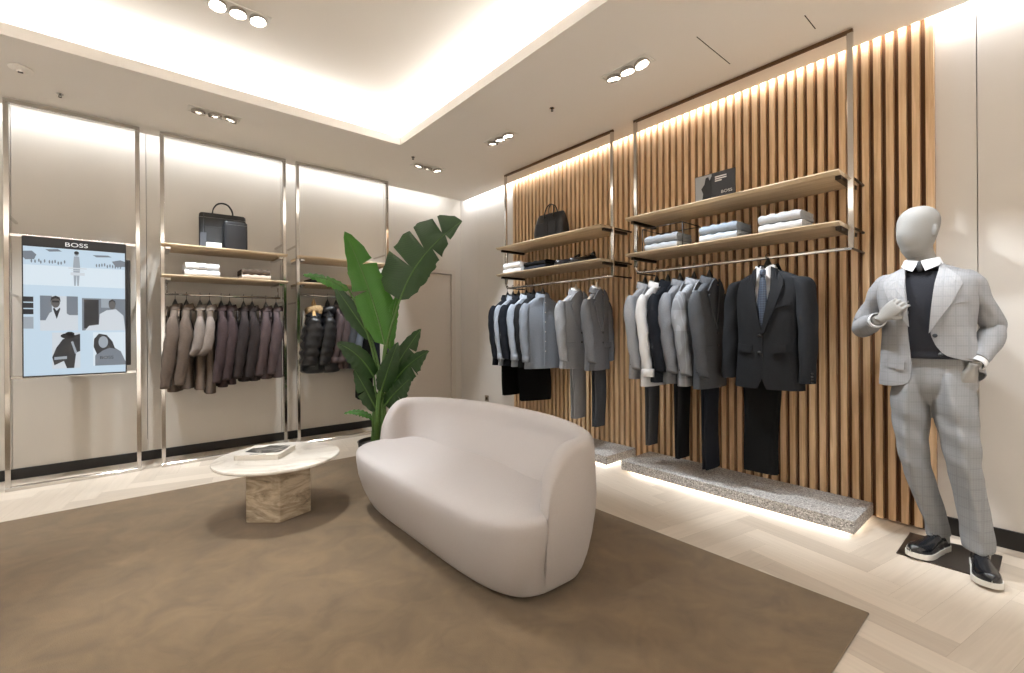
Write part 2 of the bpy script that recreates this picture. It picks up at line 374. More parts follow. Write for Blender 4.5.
# walls: panels with fine joints
b = BM()
for x0, x1 in ((XL, -.76), (-.756, .10), (.104, 1.25), (1.254, 2.45)): box(b, (x0, YW, 0), (x1, YW + .1, 3.25))
box(b, (2.454, YW, 2.02), (3.50, YW + .1, 3.25)); box(b, (2.454, YW, 0), (2.60, YW + .1, 2.02)); box(b, (3.46, YW, 0), (XW + .1, YW + .1, 2.02)); box(b, (3.50, YW, 2.02), (XW + .1, YW + .1, 3.25))
struct('wall_far', b, MT['wall'])
b = BM()
for y0, y1 in ((YB, -1.7), (-1.696, .257), (.261, 1.6), (1.603, 5.02), (5.023, YW)): box(b, (XW, y0, 0), (XW + .1, y1, 3.25))
struct('wall_right', b, MT['wallr'])
b = BM(); box(b, (XL - .1, YB, 0), (XL, YW, 3.25)); struct('wall_left', b, MT['ceiling'])
b = BM(); box(b, (XL, YB - .1, 0), (XW, YB, 3.25)); struct('wall_rear', b, MT['ceiling'])
b = BM(); box(b, (XL, YW - .014, .0), (2.53, YW - .0005, .088), .002, 1); struct('baseboard_far', b, MT['black'])
b = BM(); box(b, (XW - .014, YB, .0), (XW - .0005, .425, .10), .002, 1); struct('baseboard_right', b, MT['black'])
# fine access slits in the ceiling
for i, (x0, x1, y) in enumerate(((2.652, 3.10, 1.384), (2.95, 3.133, .895), (-.35, .02, 3.02))):
    z = ZC if i < 2 else ZT
    b = BM(); box(b, (x0, y - .0025, z - .0012), (x1, y + .0025, z + .002)); struct('trim_%d' % (i + 1), b, MT['darkm'])
# door in the far wall
b = BM()
prism(b, [(2.555, 0), (2.61, 0), (2.61, 1.985), (3.455, 1.985), (3.455, 0), (3.51, 0), (3.51, 2.04), (2.555, 2.04)], YW - .022, YW + .06)
struct('trim_4', b, MT['door'])
b = BM(); box(b, (2.613, YW + .015, .006), (3.452, YW + .055, 1.982), .003, 1)
dr = struct('door_1', b, MT['door'])
b = BM(); box(b, (2.86, YW + .010, 1.86), (2.99, YW + .0149, 1.895), .001, 1); mk('door_plate', b, MT['chrome'], dr, local=True)
b = BM(); tube(b, [(2.67, YW + .012, 1.0), (2.67, YW - .03, 1.0), (2.79, YW - .03, 1.0)], .009, 10); mk('door_handle', b, MT['chrome'], dr, True, local=True)
# wood slats on the right wall
b = BM(); y = 4.215; P, SW = .0615, .035
n_sl = int(round((4.215 - .43) / P)); P = (4.215 - .43 - SW) / n_sl
for i in range(n_sl + 1):
    y0 = .43 + i * P; box(b, (3.562, y0, .012), (3.6085, y0 + SW, 3.14))
sl = tag(mk('slat_panel', b, MT['slat']), 'wall panelling of narrow vertical oak slats behind the suits on the right', 'wall panelling')
b = BM(); box(b, (3.609, .43, .0), (3.6195, 4.215, 3.16)); mk('backing_board', b, MT['slatback'], sl, local=True, label='dark backing board behind the slats')
# wall socket
t = thing('wall_socket', 'small wall socket low on the plain strip of wall between door and slats', 'socket', (XW - .005, 4.84, .285))
b = BM(); box(b, (XW - .009, 4.80, .245), (XW - .0002, 4.88, .325), .003, 1); mk('cover_plate', b, MT['chrome'], t)
b = BM(); box(b, (XW - .0125, 4.822, .267), (XW - .009, 4.858, .303), .001, 1); mk('socket_insert', b, MT['darkm'], t)

# ================================================================== CEILING FITTINGS
M_LENS = emis('lit spotlight lens', (1, .9, .76, 1), 14)
spots_at = []
def downlight(x, y, z, along, label, aims, lit=True):
    L_, W_ = .37, .125
    t = thing('recessed_spotlight', label, 'ceiling light', (x, y, z), 0, 'triple ceiling spotlights')
    sx, sy = (L_, W_) if along == 'x' else (W_, L_)
    b = BM()
    fw = .012
    for lo, hi in (((-sx/2, -sy/2), (sx/2, -sy/2 + fw)), ((-sx/2, sy/2 - fw), (sx/2, sy/2)), ((-sx/2, -sy/2 + fw), (-sx/2 + fw, sy/2 - fw)), ((sx/2 - fw, -sy/2 + fw), (sx/2, sy/2 - fw))):
        box(b, (x + lo[0], y + lo[1], z - .005), (x + hi[0], y + hi[1], z - .0003), .001, 1)
    mk('frame', b, MT['white'], t)
    b = BM(); box(b, (x - sx/2 + fw, y - sy/2 + fw, z - .0022), (x + sx/2 - fw, y + sy/2 - fw, z - .0004)); mk('recess_plate', b, MT['ceiling'], t)
    for k, aim in zip((-1, 0, 1), aims):
        c = Vector((x + (k * .112 if along == 'x' else 0), y + (k * .112 if along == 'y' else 0), z))
        d = (Vector(aim) - c); d.normalize(); d2 = (d + Vector((0, 0, -1.2))).normalized()
        q = Vector((0, 0, -1)).rotation_difference(d2).to_matrix().to_4x4()
        M = Matrix.Translation(c + Vector((0, 0, -.004))) @ q
        b = BM(); lathe(b, [(.048, .0), (.050, -.022), (.046, -.024), (.0425, -.006), (.0, -.006)], 28); xf(b, M)
        h = mk('lamp_head', b, MT['chrome'], t, True, angle=40)
        b = BM(); lathe(b, [(.0, -.012), (.036, -.012), (.042, -.0075), (.0, -.007)][::1], 24); xf(b, M)
        o = mk('lens', b, M_LENS, None, True); o.data.transform(t.matrix_basis.inverted()); o.parent = h
        spots_at.append((c + d2 * .05, d))
P_TRAY = ony(237, 15, 3.36); 
downlight(.525, 4.40, ZC, 'x', 'triple ceiling spotlight above the rack with the briefcase, on the lower ceiling', ((.35, 5.25, 1.3), (.75, 5.25, 1.2), (-.3, 5.2, 1.4)))
downlight(2.483, 4.37, ZC, 'x', 'triple ceiling spotlight nearest the room corner, above the plant', ((1.8, 5.25, 1.3), (2.2, 5.25, 1.6), (3.4, 4.2, 1.1)))
downlight(2.628, 3.288, ZC, 'y', 'triple ceiling spotlight in front of the far suit rack', ((3.3, 2.7, 1.0), (3.3, 3.3, .9), (3.3, 3.9, 1.0)))
downlight(2.609, 1.862, ZC, 'y', 'triple ceiling spotlight nearest the sign, in front of the near suit rack', ((3.3, .42, 1.3), (3.25, 1.3, .9), (3.3, 2.0, .9)))
downlight(.53, 3.36, ZT, 'x', 'triple ceiling spotlight up on the raised ceiling tray', ((.35, 2.0, 0), (.80, 3.05, 0), (1.5, 2.2, .2)))
downlight(2.60, .42, ZC, 'y', 'triple ceiling spotlight above and in front of the mannequin', ((3.45, .0, .7), (3.25, .40, 1.4), (3.4, .9, .5)))
def sprinkler(x, y, label):
    t = thing('sprinkler', label, 'sprinkler', (x, y, ZC), 0, 'ceiling sprinklers')
    b = BM(); lathe(b, [(.020, ZC + .001), (.020, ZC - .002), (.010, ZC - .004)], 20, (x, y, 0)); mk('escutcheon', b, MT['chrome'], t, True, angle=40)
    b = BM(); tube(b, [(x, y, ZC - .005), (x, y, ZC - .012)], .005, 8); mk('sprinkler_body', b, MT['darkm'], t, True); b = BM(); tube(b, [(x - .007, y, ZC - .008), (x - .007, y, ZC - .018), (x, y, ZC - .024), (x + .007, y, ZC - .018), (x + .007, y, ZC - .008)], .002, 6); mk('sprinkler_yoke', b, MT['darkm'], t, True)
    b = BM(); lathe(b, [(.011, ZC - .0235), (.011, ZC - .0255)], 14, (x, y, 0)); mk('deflector', b, MT['darkm'], t)
sprinkler(-.409, 4.756, 'small ceiling sprinkler in front of the rack with the screen')
sprinkler(2.22, 4.214, 'small ceiling sprinkler near the room corner')
sprinkler(2.599, 2.577, 'small ceiling sprinkler between the two suit rack spotlights')
t = thing('smoke_detector', 'round white smoke detector on the ceiling at the far left', 'smoke detector', (-.569, 4.453, ZC))
b = BM(); lathe(b, [(.062, ZC - .0003), (.062, ZC - .010), (.052, ZC - .016), (.030, ZC - .020)], 32, (-.569, 4.453, 0)); mk('housing', b, MT['white'], t, True, angle=35)
b = BM(); lathe(b, [(.026, ZC - .0202), (.024, ZC - .034), (.015, ZC - .040)], 24, (-.569, 4.453, 0)); mk('sensor', b, MT['ceiling'], t, True, angle=35)
b = BM(); box(b, (-.582, 4.43, ZC - .0415), (-.556, 4.44, ZC - .033), .002, 1); mk('sensor_slot', b, MT['black'], t)

# ================================================================== RUG, PLINTHS
b = BM(); box(b, (-2.0, .49, .0003), (2.345, 4.243, .012), .004, 2); rg = tag(mk('rug', b, MT['rug']), 'large brown velvet rug on the oak floor under sofa and coffee table', 'rug')
def plinth(y0, y1, label):
    t = thing('plinth', label, 'plinth', (3.33, (y0 + y1) / 2, 0), 0, 'stone plinths under the suit racks')
    b = BM(); box(b, (3.13, y0, .022), (3.558, y1, .098), .004, 2); mk('stone_slab', b, MT['plinth'], t)
    b = BM(); box(b, (3.20, y0 + .07, .0003), (3.55, y1 - .07, .0218)); mk('recessed_base', b, MT['under'], t)
    b = BM()
    box(b, (3.185, y0 + .06, .0140), (3.199, y1 - .06, .0205)); box(b, (3.2, y0 + .055, .0140), (3.55, y0 + .069, .0205)); box(b, (3.2, y1 - .069, .0140), (3.55, y1 - .055, .0205))
    mk('led_strip', b, emis('warm led strip', (1, .92, .80, 1), 30), t)
plinth(.72, 2.32, 'long speckled stone plinth lit from below, under the front-facing suit')
plinth(2.47, 4.05, 'far stone plinth lit from below, partly hidden by the sofa')

# ================================================================== RACKS ON THE FAR WALL
YF = 5.05
def far_rack(x0, x1, label, shelves=(), rail=None, cross=()):
    t = thing('display_rack', label, 'display rack', ((x0 + x1) / 2, YF, 0), 0, 'polished metal display racks on the far wall')
    w, d = .03, .045; zt = 2.972
    for x in (x0 + w / 2, x1 - w / 2):
        b = BM(); bar(b, (x, YF + d / 2, .0305), (x, YF + d / 2, zt - w), w, d); mk('post', b, MT['chrome'], t)
        for z in (2.10, 1.50):
            b = BM(); box(b, (x - .009, YF + d, z - .010), (x + .009, YW - .0005, z + .008), .002, 1); mk('wall_bracket', b, MT['chrome'], t)
    b = BM(); bar(b, (x0, YF + d / 2, zt - w / 2), (x1, YF + d / 2, zt - w / 2), d, w); mk('top_bar', b, MT['chrome'], t)
    b = BM(); bar(b, (x0, YF + d / 2, .0155), (x1, YF + d / 2, .0155), d, .03); mk('bottom_bar', b, MT['chrome'], t)
    for z in shelves:
        b = BM(); prism(b, [(4.985, z), (4.985, z - .010), (5.0, z - .022), (5.047, z - .026), (5.047, z)], x0 + .004, x1 - .002, 'x'); mk('shelf', b, MT['oakx'], t); b = BM(); box(b, (x0 + w + .002, 5.0472, z - .026), (x1 - w - .002, YW - .03, z)); mk('shelf_board', b, MT['oakx'], t)
        for x in (x0 + w + .003, x1 - w - .043): b = BM(); box(b, (x, 5.03, z - .048), (x + .04, YW - .04, z - .0265), .002, 1); mk('shelf_bracket', b, MT['chrome'], t)
    if rail:
        b = BM(); tube(b, [(x0 + .03, 5.19, rail), (x1 - .03, 5.19, rail)], .011, 12); mk('hanging_rail', b, MT['chrome'], t, True)
        for x in (x0 + .05, x1 - .05): b = BM(); tube(b, [(x, 5.19, rail), (x, 5.19, 1.65)], .006, 8); mk('rail_hanger', b, MT['chrome'], t, True)
    for z in cross:
        b = BM(); bar(b, (x0 + w, YF + .02, z), (x1 - w, YF + .02, z), .03, .022); mk('cross_bar', b, MT['chrome'], t)
    return t
far_rack(-.742, .052, 'tall polished metal frame carrying the video screen', cross=(1.945, .86))
far_rack(.190, 1.214, 'tall polished metal rack with briefcase shelf and brown garments', (1.985, 1.71), 1.545)
far_rack(1.312, 2.335, 'tall polished metal rack behind the plant, with padded jackets', (1.985, 1.71), 1.585)
# ================================================================== RACKS ON THE SLAT WALL
XF = 3.28
def slat_rack(y0, y1, label):
    t = thing('suit_rack', label, 'display rack', (XF, (y0 + y1) / 2, 1.66), 0, 'ceiling-hung suit racks on the slat wall')
    w, d = .03, .022; zt, zb = 2.972, 1.672
    for i, y in enumerate((y0 + w / 2, y1 - w / 2)):
        b = BM(); bar(b, (XF, y, zb + (.0 if i == 0 else .05)), (XF, y, zt - .02), d, w); mk('post', b, MT['chrome'], t)
        for z in (2.10, 1.80, zb): b = BM(); box(b, (XF + d / 2, y - .006, z - .006), (3.5615, y + .006, z + .006), .002, 1); mk('wall_bracket', b, MT['darkm'], t)
    b = BM(); bar(b, (XF, y0, zt - .01), (XF, y1, zt - .01), d, .02); mk('top_bar', b, MT['bronze'], t)
    r = .05; pts = [(XF, y0 + .012, zb)] + [(XF, y1 - .015 - r + r * math.sin(a), zb + r - r * math.cos(a)) for a in [PI / 2 * k / 6 for k in range(7)]]
    b = BM(); tube(b, pts, .0115, 12); mk('hanging_rail', b, MT['chrome'], t, True)
    for z in (2.122, 1.822):
        b = BM(); prism(b, [(3.14, z), (3.14, z - .007), (3.17, z - .022), (3.545, z - .022), (3.545, z)], y0 + w + .012, y1 - w + .028, 'y'); mk('shelf', b, MT['oak'], t)
        for y in (y0 + w + .014, y1 - w - .018): b = BM(); box(b, (3.20, y, z - .046), (3.54, y + .03, z - .0225), .002, 1); mk('shelf_bracket', b, MT['darkm'], t)
    return t
slat_rack(.745, 2.275, 'near ceiling-hung rack with two oak shelves, sign on top')
slat_rack(2.49, 4.02, 'far ceiling-hung rack with two oak shelves, leather bag on top')

# ================================================================== SOFA
def sofa():
    t = thing('sofa', 'pale grey upholstered curved sofa standing on the brown rug', 'sofa', (1.52, 2.29, .012))
    Z0 = .012
    lev = [(.020, 1.205, 1.85, 1.442, 3.075), (.032, 1.188, 1.875, 1.425, 3.09), (.07, 1.165, 1.90, 1.405, 3.10), (.14, 1.13, 1.925, 1.38, 3.105), (.24, 1.095, 1.945, 1.355, 3.11), (.33, 1.08, 1.955, 1.34, 3.112),
           (.372, 1.077, 1.957, 1.335, 3.113), (.392, 1.085, 1.955, 1.343, 3.108), (.406, 1.104, 1.94, 1.363, 3.09), (.413, 1.14, 1.90, 1.40, 3.055), (.415, 1.22, 1.84, 1.48, 2.99)]
    def ol(z):
        for A, B in zip(lev, lev[1:]):
            if A[0] <= z <= B[0]:
                k = (z - A[0]) / (B[0] - A[0]); return [A[i] + (B[i] - A[i]) * k for i in range(1, 5)]
        return list(lev[6][1:])
    def pt(z, t_, box_=None, p=4.2):
        x0, x1, y0, y1 = box_ or ol(z); c, s = math.cos(t_), math.sin(t_); p = 4.6 if c < 0 else 2.1
        return Vector(((x0 + x1) / 2 + (x1 - x0) / 2 * math.copysign(abs(c) ** (2 / p), c), (y0 + y1) / 2 + (y1 - y0) / 2 * math.copysign(abs(s) ** (2 / p), s), z + Z0))
    n = 96
    b = BM(); loft(b, [[pt(z, 2 * PI * k / n, r) for k in range(n)] for z, *r in lev]); mk('seat_base', b, MT['sofa'], t, True)
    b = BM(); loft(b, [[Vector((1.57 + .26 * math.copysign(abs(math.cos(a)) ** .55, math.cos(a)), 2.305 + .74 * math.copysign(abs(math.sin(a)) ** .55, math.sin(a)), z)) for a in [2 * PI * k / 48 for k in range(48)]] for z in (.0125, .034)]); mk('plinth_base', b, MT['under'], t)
    # backrest: sweep round the rear outline
    TN, TF = 1.74, 1.66; ts = [-TN + (TN + TF) * i / 600 for i in range(601)]
    ref = [pt(.32, a) for a in ts]; s = [0.]
    for a, c in zip(ref, ref[1:]): s.append(s[-1] + (c - a).length)
    N = 110; S = s[-1]; rings = []; j = 0
    us = [S * (.5 - .5 * math.cos(PI * i / N)) * .35 + S * i / N * .65 for i in range(N + 1)]
    for u in us:
        while j < 599 and s[j + 1] < u: j += 1
        k = (u - s[j]) / max(1e-9, s[j + 1] - s[j]); a = ts[j] + (ts[j + 1] - ts[j]) * k
        e = min(u, S - u); Lr = .22 if u < S / 2 else .20
        q = min(1., e / Lr); h = .40 + .290 * math.sqrt(max(0, 1 - (1 - q) ** 2.2))
        qe = min(1., e / .07); rnd_ = math.sqrt(max(.0, 1 - (1 - qe) ** 2))
        back = max(0., min(1., (e - .10) / .75)); back = back * back * (3 - 2 * back)
        th_s = (.115 + .245 * back) * (.12 + .88 * rnd_); th_t = (.090 + .045 * back) * (.12 + .88 * rnd_)
        def out(z):
            r = ol(min(z, .36)); g = .001 + .004 * max(0., min(1., (z - .33) / .05))
            up = max(0., (z - .36)); r = [r[0] - g, r[1] + g - up * .05, r[2] - g + up * .02, r[3] + g - up * .02]
            p = pt(0, a, r); p.z = z + Z0; return p
        e1 = 1e-3; d = pt(.32, a + e1) - pt(.32, a - e1); nr = Vector((-d.y, d.x, 0)).normalized()   # inward
        prof = [out(z) for z in (.022, .06, .12, .22, .32)]
        zt = h; r_ = th_t / 2; hs = max(.34, zt - r_)
        for i in range(1, 5): prof.append(out(.32 + (hs - .32) * i / 4))
        top_o = out(hs)
        for i in range(1, 8):
            w = PI * i / 8; p = top_o + nr * (r_ - r_ * math.cos(w)); p.z = hs + Z0 + (zt - hs) * math.sin(w); prof.append(p)
        pin = top_o + nr * th_t; bs = out(.38) + nr * th_s
        for i in range(0, 7):
            k2 = i / 6; p = pin.lerp(bs, k2 ** 1.15); p.z = hs + Z0 + (.375 - hs) * k2; prof.append(p)
        p = bs.copy(); p.z = .2; prof.append(p)
        rings.append(prof)
    b = BM(); loft(b, rings); mk('backrest', b, MT['sofa'], t, True, angle=70)
    # stitched seam where the backrest meets the seat, front of both arms
    return t
sofa()

# ================================================================== COFFEE TABLE, BOOK
t = thing('coffee_table', 'low round marble coffee table on a six-sided stone base', 'coffee table', (.733, 3.285, .012))
cx, cy, zt = .733, 3.285, .379
b = BM(); lathe(b, [(.360, zt - .024), (.374, zt - .020), (.378, zt - .012), (.375, zt - .003), (.368, zt)], 72, (cx, cy, 0)); mk('tabletop', b, MT['marble'], t, True, angle=40)
b = BM(); a0 = math.radians(-101)
R6 = .212
hexp = [(cx + R6 * math.cos(a0 + k * PI / 3), cy - .005 + R6 * math.sin(a0 + k * PI / 3)) for k in range(6)]
prism(b, hexp, .0125, zt - .0242, 'z'); bmesh.ops.bevel(b, geom=[e for e in b.edges], offset=.004, segments=2, affect='EDGES', profile=.5); mk('pedestal', b, MT['trav'], t)
zb = zt + .0005; th = .034
cs = [onz(u, v, zb + th) for u, v in ((237.5, 454.8), (279.4, 454.8), (291.9, 446.8), (257, 442.8))]
cen = sum(cs, Vector()) / 4; ax = ((cs[1] - cs[0]) + (cs[2] - cs[3])); ang = math.radians(-37)
bw, bd = .275, .265
t = thing('book', 'thick large book with dark cover picture lying on the marble coffee table', 'book', (cen.x, cen.y, zb), ang)
b = BM(); box(b, (-bw/2 + .004, -bd/2 + .004, .0035), (bw/2 - .004, bd/2 - .004, th - .0035)); mk('pages', b, MT['paper'], t, local=True)
cov = stone('grey book cover with dark shapes', '1B1918', '4A4744', 'BDB8B0', 5.5, .2, .4)
b = BM(); box(b, (-bw/2, -bd/2, th - .0034), (bw/2, bd/2, th), .001, 1); box(b, (-bw/2, -bd/2, 0), (bw/2, bd/2, .0034), .001, 1); box(b, (-bw/2 - .001, -bd/2, .001), (-bw/2 + .003, bd/2, th - .001), .001, 1)
mk('cover', b, MT['paper'], t, local=True)
b = BM(); prism(b, [(-.115, -.05), (.0, -.09), (.115, -.07), (.12, .03), (.11, .10), (-.03, .11), (-.05, .06), (-.11, .04)], th, th + .0006, 'z'); mk('cover_picture', b, cov, t, local=True, label='dark printed picture on the book cover')
b = BM(); box(b, (-.05, -.12, th), (.05, -.112, th + .0005)); mk('cover_title_bar', b, MT['black'], t, local=True)

# ================================================================== PLANT
def PV(u, v, D): return CAM + _ray(u, v) * D
PC = PV(379, 440, 3.86); PC.z = 0
t = thing('potted_plant', 'tall bird of paradise plant with broad green leaves in a dark pot behind the sofa', 'plant', (PC.x, PC.y, 0))
b = BM(); lathe(b, [(.125, .0), (.135, .004), (.172, .25), (.176, .262), (.166, .264), (.160, .235)], 40, (PC.x, PC.y, 0)); mk('pot', b, MT['pot'], t, True, angle=50)
b = BM(); lathe(b, [(.158, .20), (.157, .236), (.08, .246), (.0, .25)], 32, (PC.x, PC.y, 0)); mk('soil', b, MT['soil'], t, True)
def leaf(base, mid, tip, wl, wr, m, splits=(), fold=.25, roll=0., seed=0, droop=.0):
    base, mid, tip = Vector(base), Vector(mid), Vector(tip); r = random.Random(seed)
    tt = [i / 26 for i in range(27)]
    for s_, side in splits: tt += [s_ - .022, s_, s_ + .022]
    tt = sorted(x for x in set(tt) if x in [q for s_, _ in splits for q in (s_ - .022, s_, s_ + .022)] or all(abs(x - s_) > .022 for s_, _ in splits)); bm = BM(); uvl = bm.loops.layers.uv.new('UVMap'); rows = []; mids = []
    for x in tt:
        # curve through mid
        c = 2 * mid - (base + tip) * .5
        p = base * (1 - x) ** 2 + c * 2 * x * (1 - x) + tip * x * x
        tg = ((c - base) * 2 * (1 - x) + (tip - c) * 2 * x).normalized()
        view = (CAM - p).normalized() + Vector((0, 0, .35)); nr = (view - tg * view.dot(tg)).normalized()
        nr = Matrix.Rotation(roll, 3, tg) @ nr; sd = tg.cross(nr)
        w = (math.sin(PI * min(1, x * .93 + .05) ** .82)) ** .75 if 0 < x < 1 else .02
        w = max(.02, w); row = []
        for side, W in ((-1, wl), (1, wr)):
            k = 1.
            for s_, sside in splits:
                if sside == side and abs(x - s_) < .006: k = .16
            edge = 1 + .05 * math.sin(x * 37 + seed) + .03 * r.uniform(-1, 1)
            seq = []
            for q in (.33, .66, 1.):
                ww = W * w * k * q * edge
                seq.append(p + sd * side * ww + nr * (fold * ww - .9 * ww * ww / max(.05, W) * .5 + .006 * math.sin(x * 50 + side + q * 3) * q) - Vector((0, 0, droop * ww)))
            row.append(seq)
        rows.append([row[0][2], row[0][1], row[0][0], p, row[1][0], row[1][1], row[1][2]]); mids.append(p)
    V = [[bm.verts.new(q) for q in rw] for rw in rows]
    for i in range(len(V) - 1):
        for j in range(6):
            f = bm.faces.new((V[i][j], V[i][j + 1], V[i + 1][j + 1], V[i + 1][j]))
            for lp, (ii, jj) in zip(f.loops, ((i, j), (i, j + 1), (i + 1, j + 1), (i + 1, j))):
                lp[uvl].uv = (jj / 6, tt[ii] * 2.2 + abs(jj - 3) * .12)
    lf = mk('leaf', bm, m, t, True)
    b = BM(); rp = Vector((PC.x + r.uniform(-.05, .05), PC.y + r.uniform(-.04, .04), .235))
    c1 = rp + Vector((0, 0, (base.z - rp.z) * .6)); pts = []
    for i in range(13):
        x = i / 12; pts.append(rp * (1 - x) ** 2 + c1 * 2 * x * (1 - x) + base * x * x)
    mp = mids[1::3]
    tube(b, pts + [p + (CAM - p).normalized() * .002 for p in mp], [.017 - .009 * i / 12 for i in range(13)] + [.0065 * (1 - i / len(mp)) + .001 for i in range(len(mp))], 8)
    st = mk('leaf_stalk', b, MT['stem'], None, True); st.data.transform(t.matrix_basis.inverted()); st.parent = lf
L2, L1 = MT['leaf_lit'], MT['leaf']
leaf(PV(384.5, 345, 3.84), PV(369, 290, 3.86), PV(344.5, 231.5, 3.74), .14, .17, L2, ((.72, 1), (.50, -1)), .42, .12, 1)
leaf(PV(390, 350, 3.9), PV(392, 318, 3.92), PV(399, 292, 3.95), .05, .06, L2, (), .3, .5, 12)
leaf(PV(400, 300, 3.86), PV(422, 258, 3.80), PV(462, 221, 3.62), .32, .14, L1, ((.36, -1), (.58, -1), (.80, -1), (.82, 1), (.64, 1)), .22, -.25, 2)
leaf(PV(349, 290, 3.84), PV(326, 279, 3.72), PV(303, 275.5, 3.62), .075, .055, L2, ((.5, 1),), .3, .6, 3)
leaf(PV(372, 340, 3.9), PV(352, 311, 3.95), PV(334, 285, 3.98), .08, .08, L1, (), .3, .2, 4)
leaf(PV(374, 377, 3.86), PV(358, 356, 3.76), PV(337, 343, 3.70), .10, .085, L1, (), .35, .1, 5)
leaf(PV(381, 392, 3.82), PV(388, 370, 3.76), PV(398, 342, 3.72), .075, .085, L1, (), .35, 0, 6)
leaf(PV(391, 376, 3.9), PV(405, 352, 3.92), PV(421, 329, 3.9), .085, .10, L1, ((.6, 1),), .35, -.3, 7)
leaf(PV(393, 383, 3.86), PV(410, 364, 3.78), PV(429, 351, 3.70), .07, .12, L1, ((.5, 1),), .3, -.2, 8)
leaf(PV(385, 405, 3.84), PV(397, 391, 3.76), PV(412, 377, 3.70), .08, .11, L1, ((.45, 1), (.7, -1)), .3, -.1, 9)
leaf(PV(377, 411, 3.84), PV(366, 390, 3.8), PV(354, 369, 3.76), .08, .08, L1, ((.5, -1),), .35, .2, 10)
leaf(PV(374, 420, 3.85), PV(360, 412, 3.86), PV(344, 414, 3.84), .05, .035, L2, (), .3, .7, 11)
b = BM()
for i in range(5):
    a = i * 1.3; b2 = (PC.x + .03 * math.cos(a), PC.y + .03 * math.sin(a))
    tube(b, [(b2[0], b2[1], .23), (b2[0] + .012 * math.cos(a), b2[1] + .01 * math.sin(a), .45), (b2[0] * .5 + PC.x * .5, b2[1] * .5 + PC.y * .5, .66)], [.026, .022, .010], 8)
mk('stem_base', b, MT['stem'], t, True)

